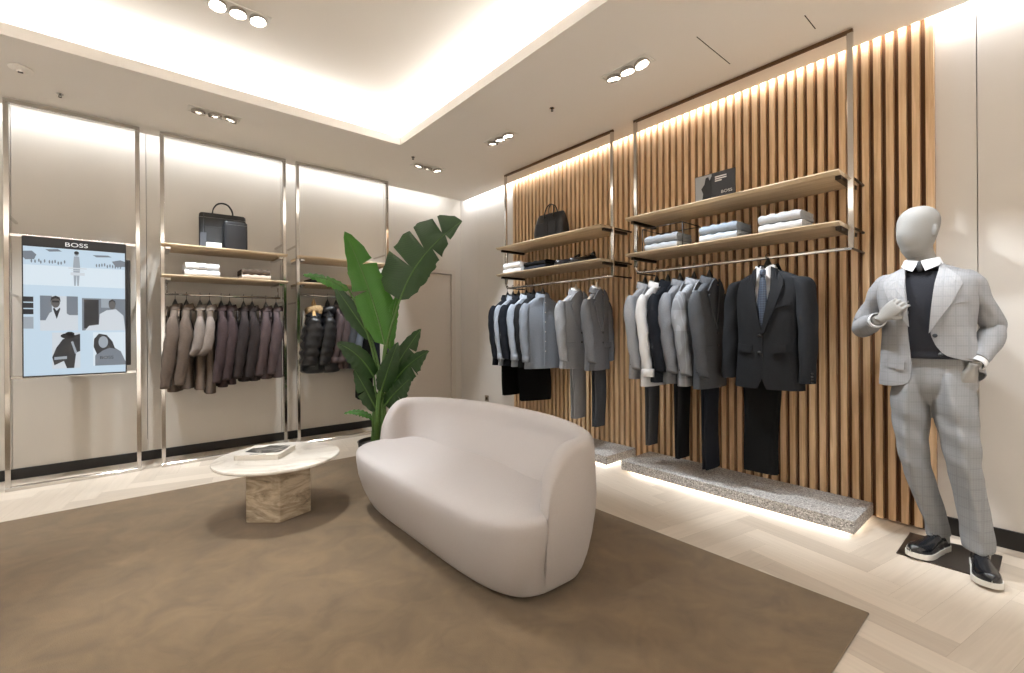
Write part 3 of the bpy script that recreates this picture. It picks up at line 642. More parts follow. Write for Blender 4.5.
# ================================================================== VIDEO SCREEN
def screen():
    a = ony(22.9, 235.8, 5.03); c = ony(125.6, 372, 5.03); x0, x1, z1, z0 = a.x, c.x, 1.938, .868
    t = thing('video_screen', 'large lit video screen hung in the leftmost metal frame', 'screen', ((x0 + x1) / 2, 5.03, z0))
    YS = 5.03
    b = BM(); box(b, (x0 - .008, YS, z0 - .012), (x1 + .008, YS + .042, z1 + .006), .004, 2); mk('bezel', b, MT['black'], t)
    b = BM(); box(b, (x0 + .05, YS + .043, z0 + .05), (x1 + .035, YS + .11, z1 - .12), .006, 2); mk('rear_housing', b, MT['black'], t)
    for z in (1.80, 1.0):
        b = BM(); box(b, (x0 + .1, YS + .04, z - .02), (x1 - .1, YS + .043, z + .02)); mk('mount_plate', b, MT['darkm'], t)
    W, H = x1 - x0, z1 - z0
    def U(u, v): return (x0 + W * u, z1 - H * v)
    E = {k: emis('screen ' + k, c_, s_) for k, (c_, s_) in dict(sky=('CBE1F2', .72), pale=('DDEBF5', .76), header=('1B1B1F', .5), white=('FFFFFF', .75), grey=('828C98', .62), mid=('AEB9C4', .62), dark=('2E3138', .5), darker=('14161A', .5), lite=('D2DAE2', .76), skin=('6A6868', .55)).items()}
    panel = mk('display_panel', _plate([U(0, 0), U(1, 0), U(1, 1), U(0, 1)], YS, .0012), E['sky'], t)
    def sub(name, poly, m, lay, label=None):
        o = mk(name, _plate([U(*p) for p in poly], YS - .0012 - lay * .0004, .0004), m, None); o.data.transform(t.matrix_basis.inverted()); o.parent = panel
        if label: o['label'] = label
        return o
    def R(u0, v0, u1, v1): return [(u0, v0), (u1, v0), (u1, v1), (u0, v1)]
    def El(cu, cv, ru, rv, n=20): return [(cu + ru * math.cos(2 * PI * k / n), cv + rv * math.sin(2 * PI * k / n)) for k in range(n)]
    sub('header_band', R(0, 0, 1, .068), E['header'], 0, 'dark band across the top of the screen')
    tb = text_bm('BOSS', .046, .0); xf(tb, Matrix.Translation((*[0, 0], 0))); xf(tb, Matrix.Translation(((x0 + x1) / 2, YS - .0022, z1 - H * .037)) @ Matrix.Rotation(PI / 2, 4, 'X') @ Matrix.Diagonal((1.3, 1, .4, 1)))
    o = mk('header_lettering', tb, E['white'], None); o.data.transform(t.matrix_basis.inverted()); o.parent = panel
    # beach picture
    sub('beach_picture', R(0, .068, 1, .345), E['sky'], 0)
    sub('sand_band', R(0, .20, 1, .345), E['pale'], 1)
    rr = random.Random(3)
    def scatter(name, pts, m, lay):
        bm = BM()
        for poly in pts: _plate([U(*p) for p in poly], YS - .0012 - lay * .0004, .0004, bm)
        o = mk(name, bm, m, None); o.data.transform(t.matrix_basis.inverted()); o.parent = panel
    scatter('beach_hills', [[(0, .105), (.08, .10), (.12, .125), (.10, .16), (.02, .165), (0, .15)], [(.86, .14), (.95, .125), (1, .135), (1, .175), (.9, .18)], [(.2, .082), (.32, .075), (.36, .09), (.24, .098)], [(.66, .10), (.82, .095), (.86, .107), (.7, .115)]], E['grey'], 1)
    scatter('beach_figures', [El(.08 + .03 * i + rr.uniform(-.01, .01), .165 + rr.uniform(0, .015), .008, .013, 8) for i in range(11)] + [El(.70 + .028 * i, .168 + rr.uniform(0, .014), .008, .014, 8) for i in range(10)], E['grey'], 2)
    scatter('standing_figure', [El(.50, .10, .022, .018), [(.475, .12), (.525, .12), (.535, .20), (.52, .34), (.505, .34), (.50, .25), (.49, .34), (.475, .34), (.465, .2)]], E['mid'], 3)
    sub('figure_hair', El(.50, .093, .024, .013), E['dark'], 4)
    tb = text_bm('____', .01) if False else None
    scatter('caption_lines', [R(.42, .205, .60, .214), R(.45, .224, .57, .228)] + [R(.44, .24, .58, .262)], E['lite'], 5)
    # four portrait tiles
    def tile(u0, v0, u1, v1, bg, name): return sub(name, R(u0, v0, u1, v1), E[bg], 1)
    tile(.15, .42, .51, .675, 'lite', 'portrait_tile'); sub('tile_shadow', R(.15, .42, .26, .60), E['grey'], 2); sub('tile_shadow', R(.40, .42, .51, .56), E['grey'], 2)
    scatter('portrait_coat', [[(.20, .60), (.24, .545), (.30, .52), (.37, .53), (.44, .57), (.47, .675), (.19, .675)]], E['lite'], 3)
    scatter('portrait_head', [El(.295, .465, .042, .042)], E['skin'], 3); scatter('portrait_hair', [[(.245, .465), (.255, .43), (.295, .418), (.335, .43), (.345, .465), (.33, .445), (.295, .437), (.26, .447)], R(.262, .455, .328, .468)], E['darker'], 4)
    scatter('portrait_collar', [[(.27, .515), (.305, .59), (.34, .515), (.335, .505), (.305, .53), (.28, .505)]], E['dark'], 4)
    tile(.55, .43, 1.0, .675, 'grey', 'portrait_tile'); sub('tile_wall', R(.57, .44, .72, .66), E['dark'], 2); sub('tile_wall', R(.745, .43, .86, .50), E['mid'], 2)
    scatter('portrait_coat', [[(.73, .55), (.80, .52), (.90, .51), (.98, .56), (1.0, .675), (.58, .675), (.62, .64), (.72, .63)]], E['lite'], 3)
    scatter('portrait_head', [El(.86, .475, .036, .038)], E['skin'], 3); scatter('portrait_hair', [[(.82, .475), (.828, .447), (.86, .433), (.892, .447), (.90, .475), (.885, .455), (.86, .448), (.835, .457)]], E['dark'], 4)
    tile(.26, .69, .53, .955, 'lite', 'portrait_tile')
    scatter('portrait_figure', [[(.30, .80), (.36, .74), (.42, .72), (.53, .70), (.53, .83), (.49, .84), (.47, .955), (.40, .955), (.37, .90), (.28, .93), (.26, .87)]], E['dark'], 3)
    scatter('portrait_hat', [El(.41, .715, .07, .02), El(.43, .70, .045, .016)], E['darker'], 4); scatter('portrait_stripe', [[(.44, .76), (.46, .755), (.50, .84), (.48, .85)], [(.28, .87), (.40, .865), (.40, .885), (.28, .89)]], E['mid'], 5)
    tile(.66, .69, 1.0, .945, 'pale', 'portrait_tile')
    scatter('portrait_jumper', [[(.68, .87), (.74, .80), (.84, .79), (.95, .84), (1.0, .92), (1.0, .945), (.68, .945)]], E['grey'], 3)
    scatter('portrait_hair', [[(.67, .74), (.72, .70), (.80, .71), (.86, .76), (.89, .82), (.83, .81), (.76, .83), (.70, .86), (.665, .80)]], E['dark'], 4); scatter('portrait_face', [El(.765, .765, .05, .045)], E['mid'], 5)
    tb = text_bm('BOSS', .034, .0); xf(tb, Matrix.Translation((x0 + W * .80, YS - .0042, z1 - H * .885)) @ Matrix.Rotation(PI / 2, 4, 'X') @ Matrix.Diagonal((1.1, 1, .4, 1)))
    o = mk('jumper_lettering', tb, E['darker'], None); o.data.transform(t.matrix_basis.inverted()); o.parent = panel
    for i in range(3): sub('menu_tile', R(.0, .43 + i * .045, .09, .467 + i * .045), E['dark'], 2)
    sub('menu_tile', R(.0, .575, .09, .66), E['mid'], 2)
def _plate(poly, y, th, bm=None):
    b = bm or BM(); prism(b, poly, y - th, y, 'y'); return b
screen()

# ================================================================== GOODS ON THE SHELVES
def folded(cx, cy, z, w, d, h, face, m, label, group, name='folded_garment', cat='folded clothes', seed=0, collar=False, edge=None):
    """a folded garment: U-fold with its round edge towards `face` ('x' = -X, 'y' = -Y); w along the shelf, d into it"""
    r = random.Random(seed); rz = {'y': 0, 'x': -PI / 2}[face] + r.uniform(-.03, .03)
    t = thing(name, label, cat, (cx, cy, z), rz, group)
    n = 12; hh = h / 2; top = []; prof = []
    # profile in (depth, height): outer U
    for k in range(n + 1):
        a = PI / 2 + PI * k / n; prof.append((-d / 2 + hh + hh * math.cos(a), hh + hh * math.sin(a)))
    lo = [(d / 2, 0.0), (d / 2 + .002, hh * .8), (d / 2 - .01, hh * .93)]
    mid = [(-d / 2 + hh * 1.1, hh * .97), (-d / 2 + hh * .9, hh), (-d / 2 + hh * 1.1, hh * 1.03)]
    hi = [(d / 2 - .012, hh * 1.07), (d / 2 - .004, hh * 1.2), (d / 2 - .006, h)]
    poly = prof + lo + mid + hi
    bm = BM(); rings = []; ns = 14
    for i in range(ns + 1):
        x = -w / 2 + w * i / ns; e = min(i, ns - i); k = 1 - (.10 if e == 0 else .0); sag = .004 * math.sin(i * 1.7 + seed) * 1.0
        rings.append([Vector((x, p[0] * (1 - .02 * (e == 0)) + .003 * math.sin(i * 1.1 + seed), max(0., (p[1] - hh) * k + hh + (sag if p[1] > hh else 0) * (p[1] / h)))) for p in poly])
    loft(bm, rings); mk('folded_body', bm, m, t, True, local=True, angle=60)
    if collar:
        b = BM(); pts = [(-.065, -d / 2 + .05, h + .004), (-.05, -d / 2 + .10, h + .012), (0, -d / 2 + .125, h + .014), (.05, -d / 2 + .10, h + .012), (.065, -d / 2 + .05, h + .004), (.012, -d / 2 + .035, h + .004)]
        tube(b, pts, [(.010, .012)] * 6, 8, smooth=3); mk('shirt_collar', b, m, t, True, local=True)
    if edge is not None:
        b = BM(); box(b, (-.03, -d / 2 - .0015, hh * .55), (.03, -d / 2 + .004, hh * .9), .001, 1); mk('size_label', b, edge, t, local=True)
    return t
# far wall, middle rack, lower shelf z 1.71
Zs = 1.7105
G = 'folded knitwear on the middle far rack'
folded(.502, 5.19, Zs, .27, .30, .060, 'y', MT['whitecloth'], 'pale folded jumper at the bottom of the left pile below the briefcase', G, seed=1)
folded(.497, 5.195, Zs + .061, .26, .29, .066, 'y', MT['whitecloth'], 'cream folded jumper on top of the left pile below the briefcase', G, seed=2, edge=MT['ltgrey'])
folded(.945, 5.19, Zs, .25, .29, .048, 'y', mat('pale taupe knit', 'B5A698', .95, bump=.3, bs=200), 'pale taupe folded jumper at the bottom of the right pile below the briefcase', G, seed=3)
folded(.942, 5.195, Zs + .049, .25, .28, .055, 'y', MT['taupe'], 'brown folded jumper on top of the right pile below the briefcase', G, seed=4)
# stand and hooks of the shelf goods on the third rack
folded(1.56, 5.18, Zs, .22, .28, .05, 'y', MT['black_cloth'], 'black folded garment on the far rack shelf behind the bright leaf', None, seed=5)
def rbox(bm, w, d, h, r=.02, z=0., bulge=.0, n=40, p=6.):
    rings = []
    for z_, k in ((0, .94), (r * .3, .985), (r, 1), (h * .35, 1 + bulge * .7), (h * .6, 1 + bulge), (h - r, 1), (h - r * .3, .985), (h, .93)):
        rings.append(ell(0, 0, z + z_, w / 2 * (1 if k > 1 else k), d / 2 * k, n, p))
    loft(bm, rings)
def zipline(b, w, d, z, r=.003): tube(b, [v for v in ell(0, 0, z, w / 2 + .001, d / 2 + .001, 40, 6.)], r, 6)
# briefcase
t = thing('briefcase', 'black briefcase with two top handles on the upper shelf of the middle far rack', 'bag', (.675, 5.17, 1.9855), math.radians(-4))
b = BM(); rbox(b, .385, .085, .345, .03, bulge=.12); mk('case_body', b, MT['leather'], t, True, local=True, angle=50)
b = BM(); box(b, (-.15, -.0535, .05), (.15, -.0455, .215), .004, 2); mk('front_pocket', b, MT['leather'], t, local=True)
b = BM(); zipline(b, .385, .085, .30, .0015); mk('zip', b, MT['zip'], t, True, local=True)
for y in (-.03, .03):
    b = BM(); tube(b, [(-.085, y, .325), (-.078, y * .8, .39), (-.045, y * .5, .443), (0, y * .4, .458), (.045, y * .5, .443), (.078, y * .8, .39), (.085, y, .325)], [(.008, .005)] * 7, 8, smooth=3); mk('handle', b, MT['leather'], t, True, local=True)
b = BM(); box(b, (-.185, -.066, .02), (-.135, -.056, .15), .003, 2); tube(b, [(-.16, -.06, .15), (-.155, -.045, .33)], .003, 6); mk('luggage_tag', b, MT['dkgrey'], t, local=True, label='grey luggage tag on the briefcase')
t = thing('wash_bag', 'small dark glossy leather pouch leaning in front of the briefcase', 'bag', (.765, 5.055, 1.9855), math.radians(-3))
b = BM(); rbox(b, .195, .06, .265, .02, bulge=.15); mk('pouch_body', b, MT['leather2'], t, True, local=True, angle=50)
b = BM(); zipline(b, .19, .058, .235, .0015); mk('zip', b, MT['zip'], t, True, local=True)
b = BM(); tube(b, [(-.098, 0, .23), (-.112, 0, .17), (-.098, 0, .11)], .004, 6, smooth=3); mk('wrist_loop', b, MT['leather2'], t, True, local=True)
b = BM(); box(b, (.525, 5.01, 1.9855), (.645, 5.035, 2.030), .002, 1); recenter(tag(mk('price_block', b, MT['white']), 'small white block on the shelf in front of the briefcase', 'display block'))
# far slat rack: bag on the upper shelf
p0, p1 = onx(532, 236, 3.27), onx(562, 230, 3.27); yb = (p0.y + p1.y) / 2; wb = abs(p0.y - p1.y) * .84
t = thing('tote_bag', 'soft black leather bag with upright handles on top shelf of the far slat rack', 'bag', (3.36, yb + .02, 2.1225), -PI / 2 + .06)
b = BM(); rings = []
for z_, wx, dd in ((0, .43, .13), (.012, .46, .155), (.10, .47, .165), (.20, .45, .13), (.27, .42, .07), (.295, .40, .045), (.305, .385, .035)):
    rings.append(ell(0, .01 * z_, z_ * .95, wb / 2 * wx / .43, dd / 2, 40, 5.))
loft(b, rings); mk('bag_body', b, MT['leather2'], t, True, local=True, angle=60)
b = BM(); box(b, (-.03, -.092, .05), (.03, -.0885, .22), .001, 1)
mk('strap', b, MT['leather'], t, local=True)
b = BM(); box(b, (-wb*.36, -.088, .05), (wb*.36, -.078, .19), .004, 2); mk('front_pocket', b, MT['leather2'], t, local=True)
for y in (-.03, .03):
    b = BM(); tube(b, [(-.06, y * 1.4, .24), (-.058, y, .31), (-.042, y * .5, .365), (0, y * .3, .385), (.042, y * .5, .365), (.058, y, .31), (.06, y * 1.4, .24)], [(.008, .005)] * 7, 8, smooth=3); mk('handle', b, MT['leather'], t, True, local=True)
# far slat rack, lower shelf z 1.822: white shirts, dark knitwear, shoes
Zr = 1.8225
ya = (onx(502, 268, 3.24).y + onx(522.5, 266, 3.24).y) / 2
folded(3.34, ya, Zr, .30, .22, .062, 'x', MT['whitecloth'], 'white folded shirt at the bottom of the pair on the far slat rack', 'folded shirts on the far slat rack', 'folded_shirt', seed=6)
folded(3.335, ya, Zr + .063, .29, .22, .062, 'x', MT['whitecloth'], 'white folded shirt on top of the pair on the far slat rack', 'folded shirts on the far slat rack', 'folded_shirt', seed=7, collar=True)
yk = (onx(525, 266, 3.26).y + onx(548, 262, 3.26).y) / 2
folded(3.35, yk, Zr, .34, .24, .05, 'x', MT['navy'], 'dark navy folded jumper under the black one, beside the white shirts', 'dark folded knitwear on the far slat rack', seed=8)
folded(3.345, yk, Zr + .051, .34, .23, .045, 'x', MT['black_cloth'], 'black folded jumper on top of the navy one, beside the white shirts', 'dark folded knitwear on the far slat rack', seed=9)
def shoe_parts(t, L=.29, m=None, ms=None, side=1, sole_t=.022):
    """lace-up shoe in local coords: heel at x=0, toe towards +x"""
    def outl(k):  # half widths (outer, inner) along length
        tab = [(0, .0), (.02, .022), (.08, .032), (.25, .034), (.42, .034), (.6, .044), (.75, .050), (.88, .042), (.96, .025), (1, .0)]
        for a, c in zip(tab, tab[1:]):
            if a[0] <= k <= c[0]: return a[1] + (c[1] - a[1]) * (k - a[0]) / (c[0] - a[0])
    n = 28; ks = [.5 - .5 * math.cos(PI * i / n) for i in range(n + 1)]
    sw = lambda k: .006 * side * math.sin(PI * k) * (k > .3)
    poly = [(k * L, sw(k) + max(.002, outl(k)) + .004) for k in ks] + [(k * L, sw(k) - max(.002, outl(k)) - .004) for k in reversed(ks)]
    b = BM(); loft(b, [[Vector((x, y, z + (.008 * max(0, (x / L - .7) / .3) ** 2))) for x, y in poly] for z in (0, sole_t)])
    bmesh.ops.bevel(b, geom=[e for e in b.edges if abs(e.verts[0].co.z - e.verts[1].co.z) < .004 and len(e.link_faces) == 2 and abs(e.link_faces[0].normal.z) != abs(e.link_faces[1].normal.z)], offset=.003, segments=2, affect='EDGES')
    mk('sole', b, ms, t, True, local=True, angle=50)
    rings = []
    for i in range(1, n):
        k = ks[i]; w = outl(k)
        hgt = .068 if k < .33 else (.068 + (.088 - .068) * 0 if k < .2 else .072 - .034 * max(0, (k - .33) / .67) ** .8)
        if k < .05: hgt = .06 * (k / .05) ** .3
        if k > .93: hgt = .04 * ((1 - k) / .07) ** .45 + .002
        rings.append([Vector((k * L, sw(k) + w * math.copysign(abs(math.cos(a)) ** .75, math.cos(a)), sole_t - .002 + (.008 * max(0, (k - .7) / .3) ** 2) + hgt * max(0, math.sin(a)) ** .8)) for a in [PI * q / 14 for q in range(15)]])
    b = BM(); loft(b, rings, closed=False)
    for r_ in (0, -1): pass
    mk('upper', b, m, t, True, local=True)
    b = BM(); tube(b, [(.045 * L / .29, 0, sole_t + .055), (.05, 0, sole_t + .085), (.058, 0, sole_t + .098)], [(.030, .026), (.034, .030), (.033, .031)], 18); mk('ankle_collar', b, m, t, True, local=True)
    for q in range(4):
        x = (.40 + .055 * q) * L; b = BM(); z = sole_t + .068 - .010 * q * .9
        tube(b, [(x, -.018, z - .006), (x + .004, 0, z + .003), (x, .018, z - .006)], .0028, 6, smooth=2); mk('lace', b, m, t, True, local=True)
for i, (px, lab) in enumerate(((568, 'left'), (583, 'right'))):
    y = onx(px, 257, 3.25).y
    t = thing('dress_shoe', ('black leather dress shoe nearer the folded jumpers' if i == 0 else 'black leather dress shoe nearer the rack post') + ' on the far slat rack', 'shoe', (3.46, y, Zr), PI - .5, 'pair of shoes on the far slat rack')
    shoe_parts(t, .29, MT['shoe'], MT['black'], 1 - 2 * i)
# near slat rack, lower shelf: three piles of two
gp = 'folded trousers on the near slat rack'
for i, (u0, u1, m, nm) in enumerate(((644, 676, 'ltgrey', 'left pile under the wire riser'), (699, 737, 'steel', 'middle pile under the sign'), (758, 801, 'ltgrey', 'right pile nearest the rack post'))):
    y0, y1 = onx(u0, 245, 3.20).y, onx(u1, 240, 3.20).y; w = abs(y0 - y1); yc = (y0 + y1) / 2
    m1 = mat('folded cloth %d' % i, ('8E939B', '7F8894', '9A9B9E')[i], .9, var=.06, vs=60, bump=.2, bs=200); m2 = mat('folded cloth under %d' % i, ('A3A8AE', '9BA1A9', 'ABABAC')[i], .9, var=.06, vs=60, bump=.2, bs=200)
    folded(3.32, yc, Zr, w, .24, .062, 'x', m2, 'pale grey folded garment at the bottom of the ' + nm, gp, seed=20 + i)
    folded(3.318, yc, Zr + .063, w, .235, .064, 'x', m1, 'grey folded garment on top of the ' + nm, gp, seed=30 + i)
# wire riser round the left pile
y0, y1 = onx(641, 240, 3.17).y, onx(690, 240, 3.30).y
t = thing('wire_riser', 'thin black wire riser standing over the left folded pile on the near slat rack', 'shelf riser', (3.31, (y0 + y1) / 2, Zr))
z1 = Zr + .185
for x in (3.19, 3.46):
    for y in (y0, y1):
        b = BM(); tube(b, [(x, y, Zr), (x, y, z1)], .004, 8); mk('leg', b, MT['black'], t, True)
b = BM(); tube(b, [(3.19, y0, z1), (3.19, y1, z1), (3.46, y1, z1), (3.46, y0, z1), (3.19, y0, z1)], .004, 8); mk('top_frame', b, MT['black'], t, True)
# sign on the upper shelf
ya, yb = onx(695, 190, 3.30).y, onx(735, 180, 3.30).y; zt = onx(735, 167, 3.30).z; zt0 = onx(695, 178, 3.30).z; z0 = 2.1225; hs = (zt + zt0) / 2 - z0
t = thing('picture_sign', 'dark rectangular picture card with white lettering standing on the top shelf', 'sign', (3.30, (ya + yb) / 2, z0), -PI / 2)
ws = abs(ya - yb)
b = BM(); box(b, (-ws/2, 0, 0), (ws/2, .012, hs), .001, 1); mk('card', b, mat('dark card', '33353B', .5), t, local=True)
def flat(poly, lay): b = BM(); prism(b, poly, -.0004 * lay - .0004, -.0004 * lay, 'y'); return b
mk('photo_area', flat([(-ws/2 + .004, .004), (-.02, .004), (-.02, hs - .004), (-ws/2 + .004, hs - .004)], 0), mat('pale print', '9FA3A8', .5), t, local=True)
mk('printed_figure', flat([(-.10, .004), (-.02, .004), (-.02, hs - .02), (-.035, hs - .05), (-.045, hs - .02), (-.065, hs - .025), (-.075, hs - .07), (-.10, hs - .10), (-.085, hs - .14)], 1), mat('dark print', '25272C', .5), t, local=True)
mw = mat('white print', 'E6E6E6', .5)
for k, (w_, z_) in enumerate(((.085, .030), (.085, .045), (.05, .060))): mk('text_line', flat([(.005, hs - z_ - .009), (.005 + w_, hs - z_ - .009), (.005 + w_, hs - z_), (.005, hs - z_)], 1), mw, t, local=True)
tb = text_bm('BOSS', .030, .0); xf(tb, Matrix.Translation((ws * .30, -.0012, .075)) @ Matrix.Rotation(PI / 2, 4, 'X') @ Matrix.Diagonal((1.2, 1, .4, 1))); mk('lettering', tb, mw, t, local=True)

# ================================================================== GARMENTS ON HANGERS
def hanger_thing(label, loc, rz, m, group, W=.21, drop=.10):
    t = thing('clothes_hanger', label, 'hanger', loc, rz, group)
    b = BM(); zt = -drop
    pts = [(-W, 0, zt - .105), (-W * .8, 0, zt - .075), (-W * .45, 0, zt - .03), (-.03, 0, zt + .002), (0, 0, zt + .008), (.03, 0, zt + .002), (W * .45, 0, zt - .03), (W * .8, 0, zt - .075), (W, 0, zt - .105)]
    rr = [(.010, .018), (.012, .018), (.012, .013), (.013, .011), (.014, .012), (.013, .011), (.012, .013), (.012, .018), (.010, .018)]
    tube(b, pts, rr, 10, smooth=2); mk('shoulder_bar', b, m, t, True, local=True)
    b = BM(); lathe(b, [(.020, zt + .0), (.026, zt + .030), (.022, zt + .055), (.008, zt + .088), (.004, zt + .10)], 14); mk('hook_base', b, m, t, True, local=True)
    b = BM(); R = .0145; hk = [(0, 0, zt + .008), (0, 0, -R - .006)] + [(R * math.sin(a), 0, -.0 + R * -math.cos(a) + 0.0) for a in [PI * (.05 + .1 * k) for k in range(0, 15)]]
    hk = [(0, 0, min(zt + .09, -R - .012)), (0, 0, -R - .008)] + [(-R * math.sin(a), 0, -R * math.cos(a)) for a in [PI * (.12 * k) + .2 for k in range(0, 12)]]
    tube(b, hk, .0022, 6); mk('hook', b, MT['hanger'] if m is MT['hanger'] else MT['chrome'], t, True, local=True)
    return t
def garment(name, label, cat, loc, rz, m, group, W=.225, D=.075, L=.76, sl=.62, kind='jacket', seed=0, inner=None, sm=None, drop=.10, collar_m=None, puff=False, near=1, quilt=0):
    """garment hanging with its hanger hook at loc; local x = shoulder line, local -y = front"""
    r = random.Random(seed); t = thing(name, label, cat, loc, rz, group); sm = sm or m
    zt = -drop
    def fold(z, a):  # soft vertical folds growing towards the hem
        k = max(0, min(1, (zt - .15 - z) / (L * .8)))
        return 1 + k * (.075 * math.sin(5 * a + seed) + .06 * math.sin(9 * a + 2.1 * seed) + .03 * math.sin(3 * a + z * 6 + seed))
    prof = [(zt + .012, .052, .044), (zt - .008, .072, .048), (zt - .030, .110, .050), (zt - .062, .155, .050), (zt - .092, .190, .048), (zt - .125, .212, .050), (zt - .17, .218, .060), (zt - .24, .215, .070),
            (zt - .34, .210, .075), (zt - .46, .206, .074), (zt - .58, .210, .075), (zt - .68, .217, .078), (zt - L + .01, .222, .08), (zt - L, .220, .078)]
    sx, sy = W / .222, D / .075
    rings = []
    for z, a, d in catmull(prof, 3 if not quilt else 4):
        q = 1.
        if quilt: q = 1 + .34 * abs(math.sin(PI * (z - zt) / quilt)) ** .6 * (z < zt - .06)
        ring = []
        for k in range(48):
            th = 2 * PI * k / 48; c, s = math.cos(th), math.sin(th); f = fold(z, th)
            ring.append(Vector((a * sx * (1 + (q - 1) * .2) * math.copysign(abs(c) ** .8, c), d * sy * q * f * math.copysign(abs(s) ** .72, s), z)))
        rings.append(ring)
    b = BM(); loft(b, rings); mk('garment_body', b, m, t, True, local=True, angle=70)
    for side in (-1, 1):
        w0 = r.uniform(-.012, .012)
        fwd = -.02 - .02 * (side == near)
        P = [(.172, .0, zt - .078, .026, .026), (.196, .0, zt - .098, .040, .036), (.219, -.001, zt - .155, .049, .054), (.231, -.006 + w0, zt - .26, .050, .066), (.238, fwd * .6 + w0, zt - .37, .047, .061), (.238, fwd * .9 + w0, zt - .37 - (sl - .37) * .4, .045, .058), (.234, fwd * 1.3 + w0, zt - .37 - (sl - .37) * .75, .041, .053), (.232, fwd * 1.5 + w0, zt - sl, .038, .048)]
        rings = []
        for j, (x, y, z, a, d) in enumerate(catmull(P, 5)):
            ring = []
            q = 1 + (.26 * abs(math.sin(PI * (z - zt) / quilt)) if quilt else 0)
            for k in range(28):
                th = 2 * PI * k / 28; c, s = math.cos(th), math.sin(th)
                wr = 1 + .045 * math.sin(z * 47 + 3 * th + seed + side) * (1 if z < zt - .2 else .3) + .035 * math.sin(z * 15 + seed * 1.7 + 2 * th)
                ring.append(Vector((side * (x * sx + a * q * wr * c), y + d * sy ** .6 * q * wr * s, z + .012 * math.cos(th) * (j > 2))))
            rings.append(ring)
        b = BM(); loft(b, rings); s_ = mk('sleeve', b, sm, t, True, local=True, angle=70)
        if kind in ('jacket', 'shirt'):
            x, y, z, a, d = P[-1]
            if kind == 'shirt':
                b = BM(); loft(b, [[Vector((side * (x * sx + (a + g) * math.cos(2 * PI * k / 24)), y + (d + g) * math.sin(2 * PI * k / 24), zz)) for k in range(24)] for zz, g in ((z + .055, .0008), (z + .054, .0018), (z - .004, .0018), (z - .006, .0))]); mk('cuff', b, sm, s_, True, local=True)
            else:
                for q in range(3): b = BM(); tube(b, [(side * (x * sx + .01), y + d * .9, z + .03 + .018 * q), (side * (x * sx + .01), y + d * .9 + .006, z + .03 + .018 * q)], .006, 8); mk('cuff_button', b, MT['black'], s_, True, local=True)
    cm = collar_m or m
    # collar: stand + fall
    ring = []
    def cring(z, a, d, lift=0): return [Vector((a * math.cos(2 * PI * k / 32), d * math.sin(2 * PI * k / 32) + .004, z + lift * math.sin(2 * PI * k / 32))) for k in range(32)]
    b = BM()
    if kind == 'puffer':
        loft(b, [cring(zt - .045, .10, .085), cring(zt - .01, .115, .095, .01), cring(zt + .025, .108, .09, .012), cring(zt + .04, .085, .07, .012), cring(zt + .03, .066, .052, .012), cring(zt - .0, .055, .045)])
    else:
        loft(b, [cring(zt - .014, .082, .060, .008), cring(zt + .004, .080, .060, .014), cring(zt + .030, .068, .052, .018), cring(zt + .036, .064, .048, .018), cring(zt + .030, .058, .044, .018), cring(zt + .0, .052, .040)])
    mk('collar', b, cm, t, True, local=True, angle=70)
    if inner is not None:
        b = BM(); loft(b, [[Vector((.050 * math.cos(2 * PI * k / 24), .038 * math.sin(2 * PI * k / 24) + .004, z + .014 * math.sin(2 * PI * k / 24))) for k in range(24)] for z in (zt + .0, zt + .048)]); mk('inner_collar', b, inner, t, True, local=True)
    # front details
    yf = lambda z, x=0.: -D * (.95 - .25 * (abs(x) / W) ** 2) - .006
    if kind == 'jacket':
        for side in (-1, 1):
            pl = [(.030, zt + .020), (.075, zt - .010), (.125, zt - .075), (.098, zt - .088), (.118, zt - .11), (.07, zt - .24), (.012, zt - .36), (.004, zt - .34), (.028, zt - .15)]
            bm = BM(); A = [bm.verts.new((side * x, yf(z, x) - .006, z)) for x, z in pl]; B = [bm.verts.new((side * x, yf(z, x) + .004, z)) for x, z in pl]
            bm.faces.new(A); bm.faces.new(B[::-1])
            for i in range(len(A)): bm.faces.new((A[i], A[(i + 1) % len(A)], B[(i + 1) % len(A)], B[i]))
            mk('lapel', bm, cm, t, local=True)
            b = BM(); box(b, (side * .12 - .065, yf(zt - .50, .12) - .003, zt - .515), (side * .12 + .065, yf(zt - .50, .12) + .012, zt - .47), .003, 1); mk('pocket_flap', b, m, t, local=True)
        for z in (zt - .38, zt - .47):
            b = BM(); tube(b, [(.012, yf(z) - .004, z), (.012, yf(z) + .006, z)], .009, 10); mk('button', b, MT['black'], t, True, local=True)
    if kind == 'shirt':
        b = BM(); box(b, (-.016, yf(zt - .3) - .0015, zt - L + .03), (.016, yf(zt - .3) + .02, zt - .02), .002, 1); mk('placket', b, m, t, local=True)
        for q in range(6):
            z = zt - .07 - q * .1; b = BM(); tube(b, [(0, yf(zt - .3) - .004, z), (0, yf(zt - .3) + .003, z)], .005, 8); mk('button', b, MT['white'], t, True, local=True)
    if kind == 'puffer':
        b = BM(); box(b, (-.008, yf(0) - .012, zt - L + .02), (.008, yf(0) + .01, zt - .01), .002, 1); mk('zip', b, MT['zip'], t, local=True)
    return t
